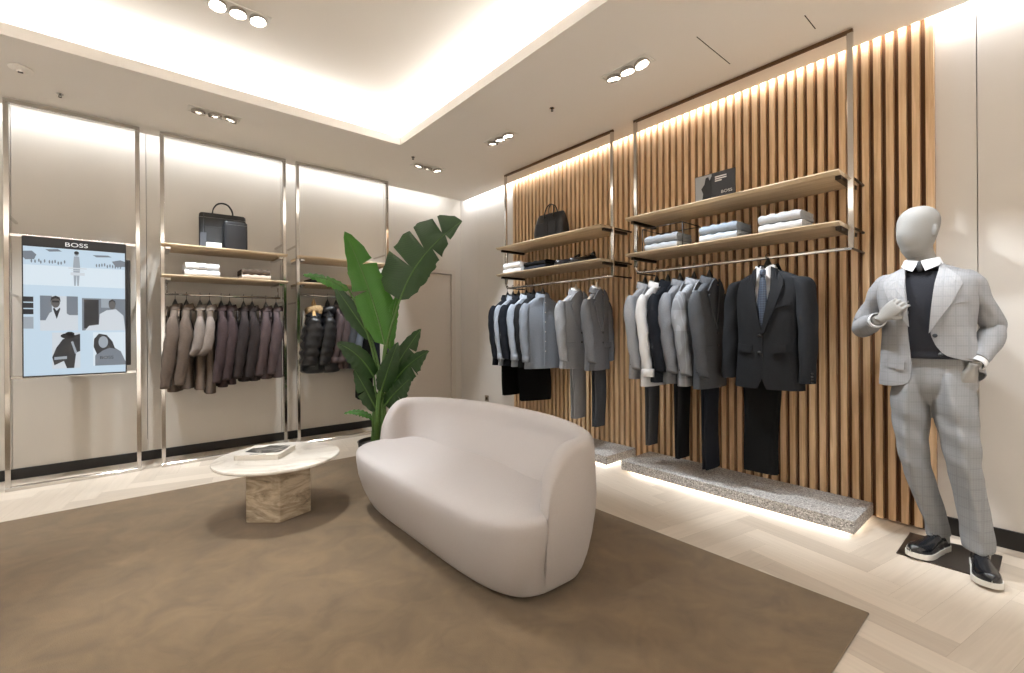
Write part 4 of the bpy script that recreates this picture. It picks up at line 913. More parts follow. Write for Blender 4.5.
def trousers(label, loc, rz, m, group, w=.19, top=-.42, L=.85, d=.028, seed=0):
    t = thing('hanging_trousers', label, 'trousers', loc, rz, group)
    for s in (-1, 1):
        rings = []
        for i in range(19):
            k = i / 18; z = top - L * k; ww = w / 2 * (1 - .12 * k) * (1 + .03 * math.sin(k * 9 + seed)); y0 = s * (d * .52) + .008 * math.sin(k * 5 + seed + s) * k
            rings.append([Vector((ww * math.copysign(abs(math.cos(a)) ** .8, math.cos(a)) + .006 * math.sin(k * 7 + seed), y0 + d * .5 * math.sin(a) * (1 + .25 * math.sin(3 * a + k * 6 + seed)), z)) for a in [2 * PI * q / 28 for q in range(28)]])
        b = BM(); loft(b, rings); mk('trouser_leg', b, m, t, True, local=True, angle=60)
    b = BM(); rings = []
    for z, k in ((top + .03, .6), (top + .022, 1.0), (top, 1.04), (top - .02, .98)): rings.append(ell(0, 0, z, w / 2 * k, d * 1.12 * k, 28, 3.))
    loft(b, rings); mk('folded_top', b, m, t, True, local=True, angle=60)
    return t
# ---- far wall, middle rack: ten brown garments, hooks on the rail at (x, 5.19, 1.545)
RZ = -PI / 2
row = [(.300, 'taupe', 'first garment from the left, taupe wool jacket', 'jacket', .80), (.385, 'taupe', 'second garment from the left, taupe wool jacket', 'jacket', .78), (.490, 'taupe', 'third from the left, dark top with short light heather sleeves', 'sweater', .80),
       (.565, 'taupe', 'fourth from the left, longest dark top with light heather sleeves', 'sweater', .84), (.660, 'maroon', 'fifth from the left, narrow dark plum garment', 'sweater', .79), (.730, 'maroon', 'sixth from the left, narrow dark plum garment', 'sweater', .77),
       (.850, 'brown', 'seventh from the left, dark brown jacket', 'jacket', .75), (.925, 'brown', 'eighth from the left, dark brown jacket', 'jacket', .75), (1.050, 'mauve', 'ninth from the left, mauve brown jacket, broadest of the row', 'jacket', .74), (1.145, 'mauve', 'last on the right, mauve brown jacket beside the post', 'jacket', .73)]
for i, (x, m, lab, kind, L) in enumerate(row):
    rz = RZ - (.16, .12, .10, .08, .05, .04, .12, .08, .20, .16)[i]
    Zr_ = 1.545 - .013
    garment('hanging_jacket' if kind == 'jacket' else 'hanging_sweater', lab + ' on the middle far rack', 'jacket' if kind == 'jacket' else 'sweater', (x, 5.19, 1.556), rz, MT[m], 'brown garments on the middle far rack', W=.20, D=.052 if kind == 'jacket' else .044, L=L - .05, sl=L - .09 if kind == 'jacket' else .43 if i in (2, 3) else L - .10, kind=kind, seed=i + 1, sm=MT[m] if i not in (2, 3) else MT['ltaupe'], collar_m=MT['ltaupe'] if i in (2, 3) else None, drop=.142)
    hanger_thing('black hanger inside the ' + lab.split(',')[0] + ' on the middle far rack', (x, 5.19, 1.5565), rz, MT['hanger'], 'hangers on the middle far rack', W=.185, drop=.152)
# ---- far wall, third rack behind the plant
row3 = [(1.515, 'puffer', 'black quilted jacket at the left end of the rack behind the plant', 'puffer', .62, .10, RZ - .28), (1.66, 'puffer', 'second black quilted jacket on the rack behind the plant', 'puffer', .62, .08, RZ - .2),
        (1.76, 'mauve', 'first mauve shirt on the rack behind the plant', 'shirt', .62, .04, RZ - .1), (1.82, 'mauve', 'second mauve shirt on the rack behind the plant', 'shirt', .60, .04, RZ - .1), (1.90, 'dkgrey', 'dark grey jacket on the rack behind the plant', 'jacket', .66, .05, RZ - .1),
        (1.98, 'steel', 'blue grey jacket on the rack behind the plant', 'jacket', .68, .05, RZ - .1), (2.08, 'black_cloth', 'long black coat at the right end of the rack behind the plant', 'jacket', 1.02, .07, RZ - .1), (2.18, 'navy', 'navy jacket nearest the right post behind the plant', 'jacket', .70, .06, RZ - .1)]
for i, (x, m, lab, kind, L, D, rz) in enumerate(row3):
    pf = kind == 'puffer'
    garment({'puffer': 'padded_jacket', 'shirt': 'hanging_shirt'}.get(kind, 'hanging_jacket'), lab, {'shirt': 'shirt'}.get(kind, 'jacket'), (x, 5.19 - .02 * pf, 1.596), rz, MT[m], 'garments on the rack behind the plant', W=.195 if pf else .20, D=D, L=L + .02, sl=.60, kind=kind, seed=40 + i, collar_m=MT['tanfur'] if i == 0 else None, drop=.165 if pf else .135, quilt=.085 if pf else 0)
    hanger_thing(('tan wooden hanger' if i == 0 else 'hanger') + ' inside the ' + lab.split(' on ')[0].split(' at ')[0].split(' nearest')[0].replace(' behind the plant', '') + ' behind the plant', (x, 5.19 - .02 * pf, 1.5965), rz, MT['tan'] if i == 0 else MT['hanger'], 'hangers behind the plant', W=.185, drop=.145 if pf else .145)
# ---- far slat rack: hooks on the rail x 3.28, z 1.672
ZB = 1.672 + .0115
row4 = [(3.985, 'navy', 'dark navy jacket nearest the room corner', 'jacket', .80, .055, 0, 'hanger'), (3.885, 'ltblue', 'pale blue shirt, second from the room corner', 'shirt', .80, .04, 0, 'hanger'), (3.79, 'navy', 'dark navy jacket, third from the room corner', 'jacket', .80, .055, .0, 'hanger'),
        (3.66, 'ltblue', 'pale blue shirt, fourth from the room corner', 'shirt', .80, .042, 0, 'hanger'), (3.545, 'charcoal', 'charcoal jacket, fifth from the room corner', 'jacket', .80, .055, .0, 'hanger'), (3.405, 'steelshirt', 'blue grey shirt facing the gap, sixth from the room corner', 'shirt', .81, .05, -.30, 'hanger'),
        (2.945, 'ltgrey', 'grey suit jacket turned outward, left of the two', 'jacket', .78, .065, -.12, 'palewood'), (2.69, 'grey', 'darker grey suit jacket beside the rack post', 'jacket', .78, .055, .10, 'palewood')]
MT['steelshirt'] = mat('blue grey cotton', '7E8590', .9, var=.05, vs=60, bump=.2, bs=200)
for i, (y, m, lab, kind, L, D, rz, hm) in enumerate(row4):
    garment('hanging_jacket' if kind == 'jacket' else 'hanging_shirt', lab + ' on the far slat rack', 'jacket' if kind == 'jacket' else 'shirt', (XF, y, ZB), rz, MT[m], 'jackets and shirts on the far slat rack', W=(.215, .215, .215, .215, .215, .215, .20, .175)[i], D=D, L=L - .06, sl=L - .14, kind=kind, seed=60 + i, near=-1, inner=MT['whitecloth'] if i >= 6 else None, drop=.138)
    hanger_thing(('pale hanger' if hm == 'palewood' else 'black hanger') + ' inside the ' + lab.split(',')[0].replace(' suit jacket beside the rack post', ' jacket beside the post').replace(' nearest the room corner', '').replace(' turned outward', '').replace(' facing the gap', '') + {0: ' nearest the corner', 6: ' turned outward', 1: ' second from the corner', 3: ' fourth from the corner', 2: ' third from the corner'}.get(i, '') + ' on the far slat rack', (XF, y, ZB + .0005), rz, MT[hm], 'hangers on the far slat rack', W=.17 if y < 2.8 and y > 2.6 else .19, drop=.148)
tr4 = [(3.945, 'black_cloth', 'black trousers below the navy jacket near the room corner', .25, .86, 3.28), (3.56, 'black_cloth', 'wide black trousers below the pale shirts of the far slat rack', .40, .88, 3.30), (2.945, 'ltgrey', 'grey trousers below the outward turned grey jacket', .20, .98, 3.30), (2.69, 'dkgrey', 'dark grey trousers below the darker grey jacket', .17, 1.02, 3.30)]
for i, (y, m, lab, w_, L, x) in enumerate(tr4):
    trousers(lab, (x, y + .0, ZB), 0 if i != 1 else -.35, MT[m], 'trousers on the far slat rack', w=w_, top=-.42, L=L - .06, seed=i)
# ---- near slat rack
row5 = [(2.175, 'ltgrey', 'light grey jacket, first from the left', 'jacket', .81, .05, 0), (2.065, 'whitecloth', 'white shirt, second from the left', 'shirt', .86, .042, 0), (1.965, 'navy', 'dark navy jacket, third from the left', 'jacket', .82, .055, 0),
        (1.860, 'grey', 'mid grey jacket, fourth from the left', 'jacket', .82, .055, 0), (1.745, 'grey2', 'grey striped jacket, fifth from the left', 'jacket', .83, .055, 0), (1.625, 'dkgrey', 'dark grey jacket, sixth from the left, beside the gap', 'jacket', .84, .052, .0)]
MT['grey2'] = check('pinstriped grey wool', '75777C', '8E9094', .02, .5, amt=.5, axis=0)
for i, (y, m, lab, kind, L, D, rz) in enumerate(row5):
    garment('hanging_jacket' if kind == 'jacket' else 'hanging_shirt', lab + ' on the near slat rack', 'jacket' if kind == 'jacket' else 'shirt', (XF, y, ZB), rz, MT[m], 'jackets and shirts on the near slat rack', W=.215, D=D, L=L - .06, sl=L - .15, kind=kind, seed=80 + i, near=-1, drop=.138)
    hanger_thing('black hanger inside the ' + lab.split(',')[0] + ' on the near slat rack', (XF, y, ZB + .0005), rz, MT['hanger'], 'hangers on the near slat rack', W=.17 if y < 2.8 and y > 2.6 else .19, drop=.148)
tr5 = [(2.13, 'dkgrey', 'dark trousers below the white shirt on the near slat rack', .16, 1.02, 3.30), (1.86, 'charcoal', 'charcoal trousers below the mid grey jacket', .20, 1.07, 3.30), (1.635, 'navy', 'dark trousers below the dark grey jacket beside the gap', .24, 1.10, 3.30)]
for i, (y, m, lab, w_, L, x) in enumerate(tr5): trousers(lab, (x, y, ZB), 0, MT[m], 'trousers on the near slat rack', w=w_, top=-.42, L=L, seed=10 + i)

# ================================================================== FRONT-FACING SUIT ON THE NEAR SLAT RACK
def patch(poly, yfun, t_=.008, off=0.):
    """thin shaped piece following a front surface y = yfun(x, z); poly in (x, z)"""
    bm = BM()
    # triangulate densely so that it follows the surface
    A = [bm.verts.new((x, 0, z)) for x, z in poly]; f = bm.faces.new(A)
    bmesh.ops.triangulate(bm, faces=[f]); bmesh.ops.subdivide_edges(bm, edges=bm.edges[:], cuts=3, use_grid_fill=True)
    bmesh.ops.triangulate(bm, faces=bm.faces[:])
    for v in bm.verts: v.co.y = yfun(v.co.x, v.co.z) - off
    r = bmesh.ops.extrude_face_region(bm, geom=bm.faces[:]); vs = [g for g in r['geom'] if isinstance(g, bmesh.types.BMVert)]
    for v in vs: v.co.y -= t_
    return bm
def front_suit():
    C = (3.265, 1.216, ZB); zt = -.085; L = .80
    t = thing('suit_jacket', 'charcoal suit jacket with tie, hanging front outward on the near slat rack', 'jacket', C, -PI / 2 - .04)
    M = MT['charcoal']
    prof = [(zt - .030, .09, .055), (zt - .045, .125, .058), (zt - .065, .165, .06), (zt - .085, .195, .062), (zt - .11, .212, .064), (zt - .16, .212, .075), (zt - .26, .200, .09), (zt - .38, .190, .095), (zt - .48, .186, .095), (zt - .58, .192, .098), (zt - .70, .203, .10), (zt - L, .210, .10)]
    P2 = catmull(prof, 4)
    def dims(z):
        for A, B in zip(P2, P2[1:]):
            if B[0] <= z <= A[0]:
                k = (z - A[0]) / (B[0] - A[0] + 1e-9); return A[1] + (B[1] - A[1]) * k, A[2] + (B[2] - A[2]) * k
        return (P2[-1][1:] if z < P2[-1][0] else P2[0][1:])
    def yf(x, z):
        w, d = dims(z); return -d * max(.02, 1 - min(1, abs(x) / w) ** 2.6) ** .5
    # open front: edge half-gap by height
    def gap(z):
        if z > zt - .42: return .078 * max(0, (z - (zt - .40)) / .36) ** .9 if z > zt - .40 else -.01
        if z < zt - .62: return -.01 + .030 * ((zt - .62 - z) / .18) ** 2.2
        return -.01
    b = BM(); rings = []
    for z, w, d in P2:
        g = gap(z); ring = []; a0 = math.asin(max(-.9, min(.9, g / w)))
        for k in range(61):
            u = k / 60; x = None
            a = -PI / 2 + a0 + (2 * PI - 2 * a0) * u if a0 > 0 else -PI / 2 + .0001 + (2 * PI - .0002) * u
            c, s = math.cos(a), math.sin(a)
            fl = 1 + .03 * math.sin(4 * a + z * 5) * (z < zt - .3)
            ring.append(Vector((w * math.copysign(abs(c) ** .85, c), d * fl * math.copysign(abs(s) ** .9, s), z)))
        rings.append(ring)
    loft(b, rings, closed=False); b = baked(b, [('SOLIDIFY', dict(thickness=.006, offset=-1))]); mk('jacket_body', b, M, t, True, local=True, angle=60)
    for side in (-1, 1):
        Pp = [(.170, 0, zt - .072, .036, .040), (.196, 0, zt - .085, .050, .055), (.218, 0, zt - .13, .056, .070), (.230, -.004, zt - .25, .056, .072), (.240, -.012, zt - .40, .053, .066), (.244, -.026, zt - .54, .049, .060), (.246, -.04, zt - .68, .045, .054), (.246, -.046, zt - .745, .044, .052)]
        rings = []
        for j, (x, y, z, a, d) in enumerate(catmull(Pp, 5)):
            rings.append([Vector((side * (x + a * (1 + .05 * math.sin(z * 30 + 2 * th)) * math.cos(th)), y + d * (1 + .04 * math.sin(z * 26 + 3 * th)) * math.sin(th), z)) for th in [2 * PI * k / 28 for k in range(28)]])
        b = BM(); loft(b, rings); sl_ = mk('sleeve', b, M, t, True, local=True, angle=60)
        for q in range(4): b = BM(); tube(b, [(side * .28, -.075, zt - .735 + .018 * q), (side * .286, -.080, zt - .735 + .018 * q)], .006, 8); mk('cuff_button', b, MT['black'], sl_, True, local=True)
        pl = [(side * x, z) for x, z in ((.046, zt + .004), (.075, zt - .012), (.118, zt - .085), (.095, zt - .092), (.122, zt - .125), (.085, zt - .26), (.018, zt - .43), (-.004, zt - .44), (.022, zt - .30), (.048, zt - .15))]
        mk('lapel', patch(pl, yf, .011, .008), M, t, False, local=True)
        fl_ = [(side * x, z) for x, z in ((.055, zt - .515), (.175, zt - .505), (.172, zt - .553), (.058, zt - .565))]
        mk('pocket_flap', patch(fl_, yf, .009, .013), M, t, False, local=True)
    mk('breast_pocket', patch([(.075, zt - .255), (.165, zt - .235), (.166, zt - .25), (.076, zt - .272)], yf, .006, .010), M, t, local=True)
    mk('front_edge', patch([(-.008, zt - .42), (.006, zt - .42), (.008, zt - .66), (-.004, zt - .66)], yf, .005, .006), M, t, local=True)
    for z in (zt - .45, zt - .56): b = BM(); y = yf(0, z); tube(b, [(-.014, y - .016, z), (-.014, y + .0, z)], .010, 12); mk('button', b, MT['black'], t, True, local=True)
    # collar at the back of the neck
    b = BM(); rings = []
    for z, a, d in ((zt - .045, .098, .062), (zt - .012, .078, .056), (zt + .022, .064, .05), (zt + .030, .058, .046), (zt + .022, .054, .042), (zt - .02, .054, .042)):
        rings.append([Vector((a * math.cos(th), .006 + d * math.sin(th), z)) for th in [-.25 + (PI + .5) * k / 28 for k in range(29)]])
    loft(b, rings, closed=False); mk('collar', b, M, t, True, local=True)
    # shirt and tie: things inside the jacket
    s = thing('dress_shirt', 'white shirt under the front-facing charcoal suit jacket', 'shirt', C, -PI / 2 - .04)
    sp = [(zt - .005, .052, .048), (zt - .03, .085, .05), (zt - .06, .13, .05), (zt - .09, .16, .048), (zt - .20, .155, .070), (zt - .30, .15, .076), (zt - .42, .15, .070), (zt - .70, .15, .068)]
    b = BM(); loft(b, [ell(0, 0, z, a, d, 40, 2.3) for z, a, d in catmull(sp, 3)]); mk('shirt_body', b, MT['whitecloth'], s, True, local=True, angle=60)
    b = BM(); loft(b, [[Vector((a_ * math.cos(th), .004 + d_ * math.sin(th), z)) for th in [-.9 + (PI + 1.8) * k / 28 for k in range(29)]] for z, a_, d_ in ((zt - .03, .060, .056), (zt + .004, .054, .050), (zt + .018, .050, .046), (zt + .018, .046, .042), (zt - .01, .048, .044))], closed=False); mk('collar_stand', b, MT['whitecloth'], s, True, local=True)
    for side in (-1, 1):
        yc = lambda x, z: -.074 + .9 * max(0, abs(x) - .030) - .10 * max(0, zt - .03 - z) + .20 * max(0, z - zt)
        mk('shirt_collar', patch([(side * x, z) for x, z in ((.010, zt - .012), (.030, zt - .060), (.050, zt - .088), (.066, zt - .035), (.064, zt + .0), (.056, zt + .018), (.040, zt + .012))], yc, .004, .0), MT['whitecloth'], s, local=True)
    tm = check('blue patterned silk', '343C4A', '5D6878', .016, .016, rough=.5, amt=.35, axis=0)
    tt = thing('necktie', 'blue patterned tie on the white shirt of the front-facing suit', 'tie', C, -PI / 2 - .04)
    b = BM(); loft(b, [[Vector((x * w, -.072 + y - off, z)) for x, y in ((-1, 0), (-.6, -.014), (0, -.02), (.6, -.014), (1, 0), (.5, .008), (-.5, .008))] for z, w, off in ((zt - .012, .014, 0), (zt - .020, .022, .004), (zt - .045, .018, .006), (zt - .058, .012, .004))]); mk('knot', b, tm, tt, True, local=True)
    b = BM(); loft(b, [[Vector((x * w, -.078 + y - off, z)) for x, y in ((-1, .002), (-.3, -.004), (.3, -.004), (1, .002), (1, .005), (-1, .005))] for z, w, off in ((zt - .05, .012, .002), (zt - .10, .022, .006), (zt - .22, .030, .016), (zt - .36, .036, .018), (zt - .50, .038, .004))]); mk('tie_blade', b, tm, tt, True, local=True)
    hanger_thing('black broad hanger inside the front-facing charcoal suit', (C[0], C[1], C[2] + .0005), -PI / 2 - .04, MT['hanger'], None, W=.18, drop=.11)
    # trousers below
    trousers('black suit trousers hanging below the front-facing charcoal suit jacket', (3.27, 1.265, ZB), -PI / 2 + .12, MT['black_cloth'], None, w=.23, top=-.50, L=.96, d=.04, seed=5)
front_suit()

# ================================================================== MANNEQUIN
def mannequin():
    t = thing('mannequin', 'grey faceless mannequin in a light grey checked suit standing on a dark plate', 'mannequin', (3.26, .345, 0))
    # ---- base plate
    b = BM(); box(b, (3.09, .165, .0003), (3.455, .53, .008), .002, 2); mk('base_plate', b, MT['plate'], t)
    # ---- skeleton points (world)
    pelvis = Vector((3.27, .405, .90)); waist = Vector((3.265, .41, 1.06)); chest = Vector((3.26, .43, 1.30)); neck0 = Vector((3.285, .435, 1.50)); neck1 = Vector((3.25, .452, 1.60))
    shR, shL = Vector((3.292, .585, 1.420)), Vector((3.292, .275, 1.414))
    elR, elL = Vector((3.345, .725, 1.215)), Vector((3.385, .182, 1.195))
    wrR, wrL = Vector((3.120, .606, 1.240)), Vector((3.212, .244, 1.010))
    hipR, hipL = Vector((3.275, .490, .88)), Vector((3.275, .325, .88))
    knR, knL = Vector((3.245, .478, .49)), Vector((3.225, .285, .50))
    anR, anL = Vector((3.315, .385, .105)), Vector((3.225, .228, .105))
    # ---- head, neck, trunk, arms, hands, legs -> one continuous body
    body = BM()
    fdir = Vector((-.80, .60, 0)).normalized(); sdir = Vector((-fdir.y, fdir.x, 0)); hc = Vector((3.240, .452, 1.583))
    prof = [(-.010, .045, .055, .050), (.012, .066, .058, .058), (.035, .086, .064, .066), (.065, .100, .075, .074), (.095, .107, .088, .079), (.125, .108, .098, .083), (.155, .108, .105, .086), (.185, .104, .106, .086), (.215, .092, .098, .079), (.240, .070, .078, .064), (.257, .040, .048, .040), (.264, .010, .014, .012)]
    rings = []
    for z, f_, bk, w in catmull([(q[0] * .97 + .008, q[1] * .92, q[2] * .93, q[3] * .93) for q in prof], 3):
        ring = []
        for k in range(40):
            a = 2 * PI * k / 40; c, s = math.cos(a), math.sin(a)
            r_ = (f_ if c > 0 else bk)
            # brow ridge and nose line kept very soft
            ns = .006 * math.exp(-((z - .115) / .035) ** 2) * max(0, c) ** 14
            ring.append(hc + fdir * (r_ * c + ns + .012 * (1 - z / .26)) + sdir * (w * s) + Vector((0, 0, z - .012 * c * (z < .04))))
        rings.append(ring)
    loft(body, rings)
    for sg in (-1, 1):
        e = hc + sdir * sg * .077 + fdir * -.012 + Vector((0, 0, .118)); tube(body, [e + Vector((0, 0, -.028)) + fdir * .006, e, e + Vector((0, 0, .028))], [(.008, .012), (.012, .019), (.008, .013)], 10, smooth=2)
    tube(body, [neck0 - Vector((0, 0, .12)), neck0 - Vector((0, 0, .03)), neck0 + Vector((-.008, .004, .04)), neck1, neck1 + Vector((-.006, .004, .05))], [.10, .066, .058, .057, .058], 22, smooth=3)
    def trunk(bm, tab, n=36, p=2.4):
        loft(bm, [[Vector((cx + d * math.copysign(abs(math.sin(a)) ** (2 / p), math.sin(a)), cy + w * math.copysign(abs(math.cos(a)) ** (2 / p), math.cos(a)), z)) for a in [2 * PI * k / n for k in range(n)]] for z, cx, cy, w, d in catmull(tab, 3)])
    trunk(body, [(.87, 3.275, .407, .10, .06), (.92, 3.275, .407, .14, .085), (1.0, 3.268, .41, .145, .09), (1.08, 3.263, .415, .130, .085), (1.2, 3.258, .425, .145, .095), (1.33, 3.258, .43, .160, .10), (1.40, 3.268, .43, .150, .080), (1.45, 3.28, .43, .11, .062), (1.5, 3.283, .434, .072, .055)])
    def limb(bm, pts, rads, n=16): tube(bm, pts, rads, n, smooth=4)
    limb(body, [shR + Vector((0, -.03, .0)), shR, shR.lerp(elR, .5), elR, elR.lerp(wrR, .4), wrR], [.05, .052, .045, .038, .037, .026])
    limb(body, [shL + Vector((0, .03, .0)), shL, shL.lerp(elL, .5), elL, elL.lerp(wrL, .4), wrL], [.05, .052, .045, .038, .037, .026])
    limb(body, [hipR, hipR.lerp(knR, .5), knR, knR.lerp(anR, .35), anR, anR - Vector((0, 0, .06))], [.085, .072, .052, .053, .036, .034])
    limb(body, [hipL, hipL.lerp(knL, .5), knL, knL.lerp(anL, .35), anL, anL - Vector((0, 0, .06))], [.085, .072, .052, .053, .036, .034])
    # right hand on the lapel: palm from the wrist towards image right and up, fingers curled over the coat edge
    def hand(bm, wr, d, up, pal, curl, sg=1, k=1., sp=1.):
        d = d.normalized(); pal = (pal - d * pal.dot(d)).normalized(); sd = d.cross(pal) * sg
        tube(bm, [wr - d * .02, wr, wr + d * .03 * k, wr + d * .065 * k, wr + d * .092 * k], [(.021, .025), (.020, .026), (.017, .037), (.016, .042), (.013, .040)], 16, smooth=3, up=pal)
        for i, (off, ln) in enumerate(((-.031, .068), (-.010, .077), (.011, .072), (.030, .056))):
            p0 = wr + d * (.086 - .004 * abs(i - 1.2)) * k + sd * off * k; pts = [p0 - d * .012]; dirv = d.copy(); ax = d.cross(pal).normalized()
            pts.append(p0)
            for j, (f_, an) in enumerate(((.44, curl[0]), (.32, curl[1]), (.24, curl[2]))):
                dirv = Matrix.Rotation(-an, 3, ax) @ dirv if (Matrix.Rotation(-an, 3, ax) @ dirv).dot(pal) > (Matrix.Rotation(an, 3, ax) @ dirv).dot(pal) else Matrix.Rotation(an, 3, ax) @ dirv
                pts.append(pts[-1] + dirv * ln * f_ * k)
            tube(bm, pts, [.0085, .0088, .0084, .0078, .0058], 10, smooth=2)
        p0 = wr + d * .028 * k - sd * .030 * k; tube(bm, [p0, p0 + (d * .55 - sd * .55 * sp + pal * .35).normalized() * .034, p0 + (d * .75 - sd * .35 * sp + pal * .5).normalized() * .064, p0 + (d * .9 - sd * .12 * sp + pal * .55).normalized() * .084], [.012, .0105, .0095, .0065], 10, smooth=2)
    hR = wrR + Vector((-.012, -.020, .008))
    hand(body, hR, Vector((.02, -.58, .62)), None, Vector((1, -.05, -.1)), (.30, .75, .5), 1)
    hand(body, wrL + Vector((-.004, .008, -.014)), Vector((.10, .20, -.96)), None, Vector((.7, .8, .1)), (.15, .2, .2), 1, .94, .15)
    body = baked(body, [('REMESH', dict(mode='VOXEL', voxel_size=.0042)), ('SMOOTH', dict(factor=.5, iterations=3))])
    mk('body', body, MT['skin'], t, True)
    b = BM(); hp = catmull([(q[0] * .97 + .008, q[1] * .92, q[2] * .93, q[3] * .93) for q in prof], 3)
    pts = [hc + fdir * (f_ * math.cos(.42 * (-1)) + .012 * (1 - z / .26) + .0006) + sdir * (w * math.sin(-.42) - .0006) + Vector((0, 0, z)) for z, f_, bk, w in hp[8:-1]]
    tube(b, pts, .0014, 6); mk('head_seam', b, MT['hand'], t, True)
    # ---- trousers
    tr = BM()
    trunk(tr, [(.785, 3.278, .407, .045, .045), (.81, 3.277, .407, .095, .075), (.845, 3.276, .407, .145, .098), (.88, 3.275, .407, .170, .112), (.93, 3.273, .408, .174, .115), (1.0, 3.268, .41, .160, .104), (1.045, 3.265, .412, .150, .097), (1.06, 3.265, .412, .146, .094)], p=2.3)
    def leg(pts):
        rings = []
        for x, y, z, w, d, yaw in catmull(pts, 5):
            ring = []
            for k in range(40):
                a = 2 * PI * k / 40; c, s = math.cos(a), math.sin(a)
                cr = 1 + .26 * max(0, s) ** 14 + .10 * max(0, -s) ** 10
                wr = 1 + .022 * math.sin(z * 44 + 2 * a + 6 * y) * (1.6 if .42 < z < .75 or z < .22 else .5)
                lx, ly = w * c * wr, -d * s * cr * wr     # local: lateral, front (-X)
                ca, sa = math.cos(yaw), math.sin(yaw)
                ring.append(Vector((x + ly * ca - lx * sa, y + ly * sa + lx * ca, z)))
            rings.append(ring)
        loft(tr, rings)
    leg([(3.274, .478, .955, .080, .092, 0), (3.273, .487, .885, .086, .106, 0), (3.268, .494, .80, .088, .108, .0), (3.258, .494, .70, .080, .094, .0), (3.248, .487, .58, .069, .080, -.1), (3.248, .476, .48, .063, .074, -.15), (3.268, .452, .36, .060, .072, -.2), (3.292, .421, .24, .053, .070, -.25), (3.308, .400, .155, .045, .070, -.3), (3.312, .394, .105, .044, .071, -.3), (3.312, .392, .085, .044, .072, -.3)])
    leg([(3.274, .338, .955, .080, .092, 0), (3.272, .330, .885, .086, .106, 0), (3.262, .324, .80, .090, .110, .1), (3.246, .312, .70, .083, .098, .15), (3.222, .296, .60, .075, .087, .2), (3.212, .285, .50, .067, .080, .2), (3.222, .265, .36, .063, .080, .2), (3.228, .246, .22, .062, .083, .2), (3.226, .237, .125, .062, .086, .2), (3.226, .236, .095, .062, .087, .2)])
    tr = baked(tr, [('REMESH', dict(mode='VOXEL', voxel_size=.005)), ('SMOOTH', dict(factor=.5, iterations=6))])
    trm = mk('suit_trousers', tr, MT['troucheck'], t, True)
    # fly, belt loops, waistband
    b = BM(); trunk(b, [(1.032, 3.266, .411, .157, .104), (1.036, 3.266, .411, .1585, .1055), (1.062, 3.265, .412, .152, .101), (1.066, 3.265, .412, .150, .099)], p=2.3); o = mk('waistband', b, MT['troucheck'], None, True); o.data.transform(t.matrix_basis.inverted()); o.parent = trm
    b = BM(); tube(b, [(3.163, .410, 1.049), (3.155, .410, 1.049)], .009, 12); o = mk('waist_button', b, MT['black'], None, True); o.data.transform(t.matrix_basis.inverted()); o.parent = trm
    # ---- sweater
    sw = BM(); trunk(sw, [(1.035, 3.262, .412, .150, .113), (1.05, 3.262, .413, .153, .116), (1.075, 3.262, .414, .152, .114), (1.10, 3.261, .416, .158, .118), (1.2, 3.256, .425, .158, .117), (1.33, 3.256, .43, .165, .115), (1.42, 3.266, .432, .155, .098), (1.47, 3.276, .433, .118, .078), (1.497, 3.278, .436, .086, .070), (1.505, 3.278, .437, .076, .066)]); mk('sweater', sw, MT['sweater'], t, True)
    b = BM(); trunk(b, [(1.492, 3.277, .436, .092, .076), (1.500, 3.277, .436, .092, .078), (1.515, 3.278, .438, .082, .072), (1.518, 3.278, .438, .074, .066)]); mk('sweater_neckband', b, MT['black_cloth'], t, True)
    # ---- shirt collar: two leaves
    for sg in (-1, 1):
        b = BM(); rings = []; n_ = 14
        for i in range(n_ + 1):
            a = PI / 2 * 0 + (PI * .98) * i / n_     # from back (a=0) to front
            x = 3.268 + .066 * math.cos(a); y = .445 + sg * .067 * math.sin(a); zt = 1.578 - .030 * (i / n_) ** 1.5; h = .034 + .020 * max(0, (i - n_ * .6) / (n_ * .4)); o_ = Vector((math.cos(a), sg * math.sin(a), 0))
            p = Vector((x, y, zt)); tipx = Vector((-.012, sg * .020, 0)) * max(0, (i - n_ * .7) / (n_ * .3))
            rings.append([p - o_ * .004, p + Vector((0, 0, .003)), p + o_ * .006, p + o_ * .018 + tipx - Vector((0, 0, h)), p + o_ * .012 + tipx - Vector((0, 0, h))])
        loft(b, rings); mk('shirt_collar', b, MT['whitecloth'], t, True, angle=50)
    b = BM(); tube(b, [(3.203, .445, 1.545), (3.198, .445, 1.52), (3.203, .443, 1.495)], [(.010, .012), (.013, .018), (.010, .012)], 12, smooth=2); mk('tie_knot', b, MT['dkgrey'], t, True)
    # ---- jacket: open-fronted shell
    tab = [(.878, 3.268, .418, .212, .132), (.92, 3.268, .418, .211, .132), (1.0, 3.266, .419, .202, .130), (1.1, 3.262, .422, .190, .127), (1.18, 3.259, .426, .184, .126), (1.27, 3.256, .43, .192, .130), (1.36, 3.260, .432, .200, .126), (1.42, 3.268, .432, .206, .114), (1.455, 3.275, .432, .203, .098), (1.480, 3.281, .433, .178, .083), (1.50, 3.284, .435, .135, .074), (1.515, 3.286, .437, .108, .069), (1.525, 3.287, .438, .090, .066)]
    T2 = catmull(tab, 6)
    def J(z):
        for A, B in zip(T2, T2[1:]):
            if A[0] <= z <= B[0]:
                k = (z - A[0]) / (B[0] - A[0] + 1e-9); return [A[i] + (B[i] - A[i]) * k for i in range(1, 5)]
        return list(T2[0][1:] if z < T2[0][0] else T2[-1][1:])
    PW = 2.2
    def xs(y, z):
        cx, cy, w, d = J(z); q = min(.985, abs(y - cy) / w); return cx - d * (1 - q ** PW) ** (1 / PW)
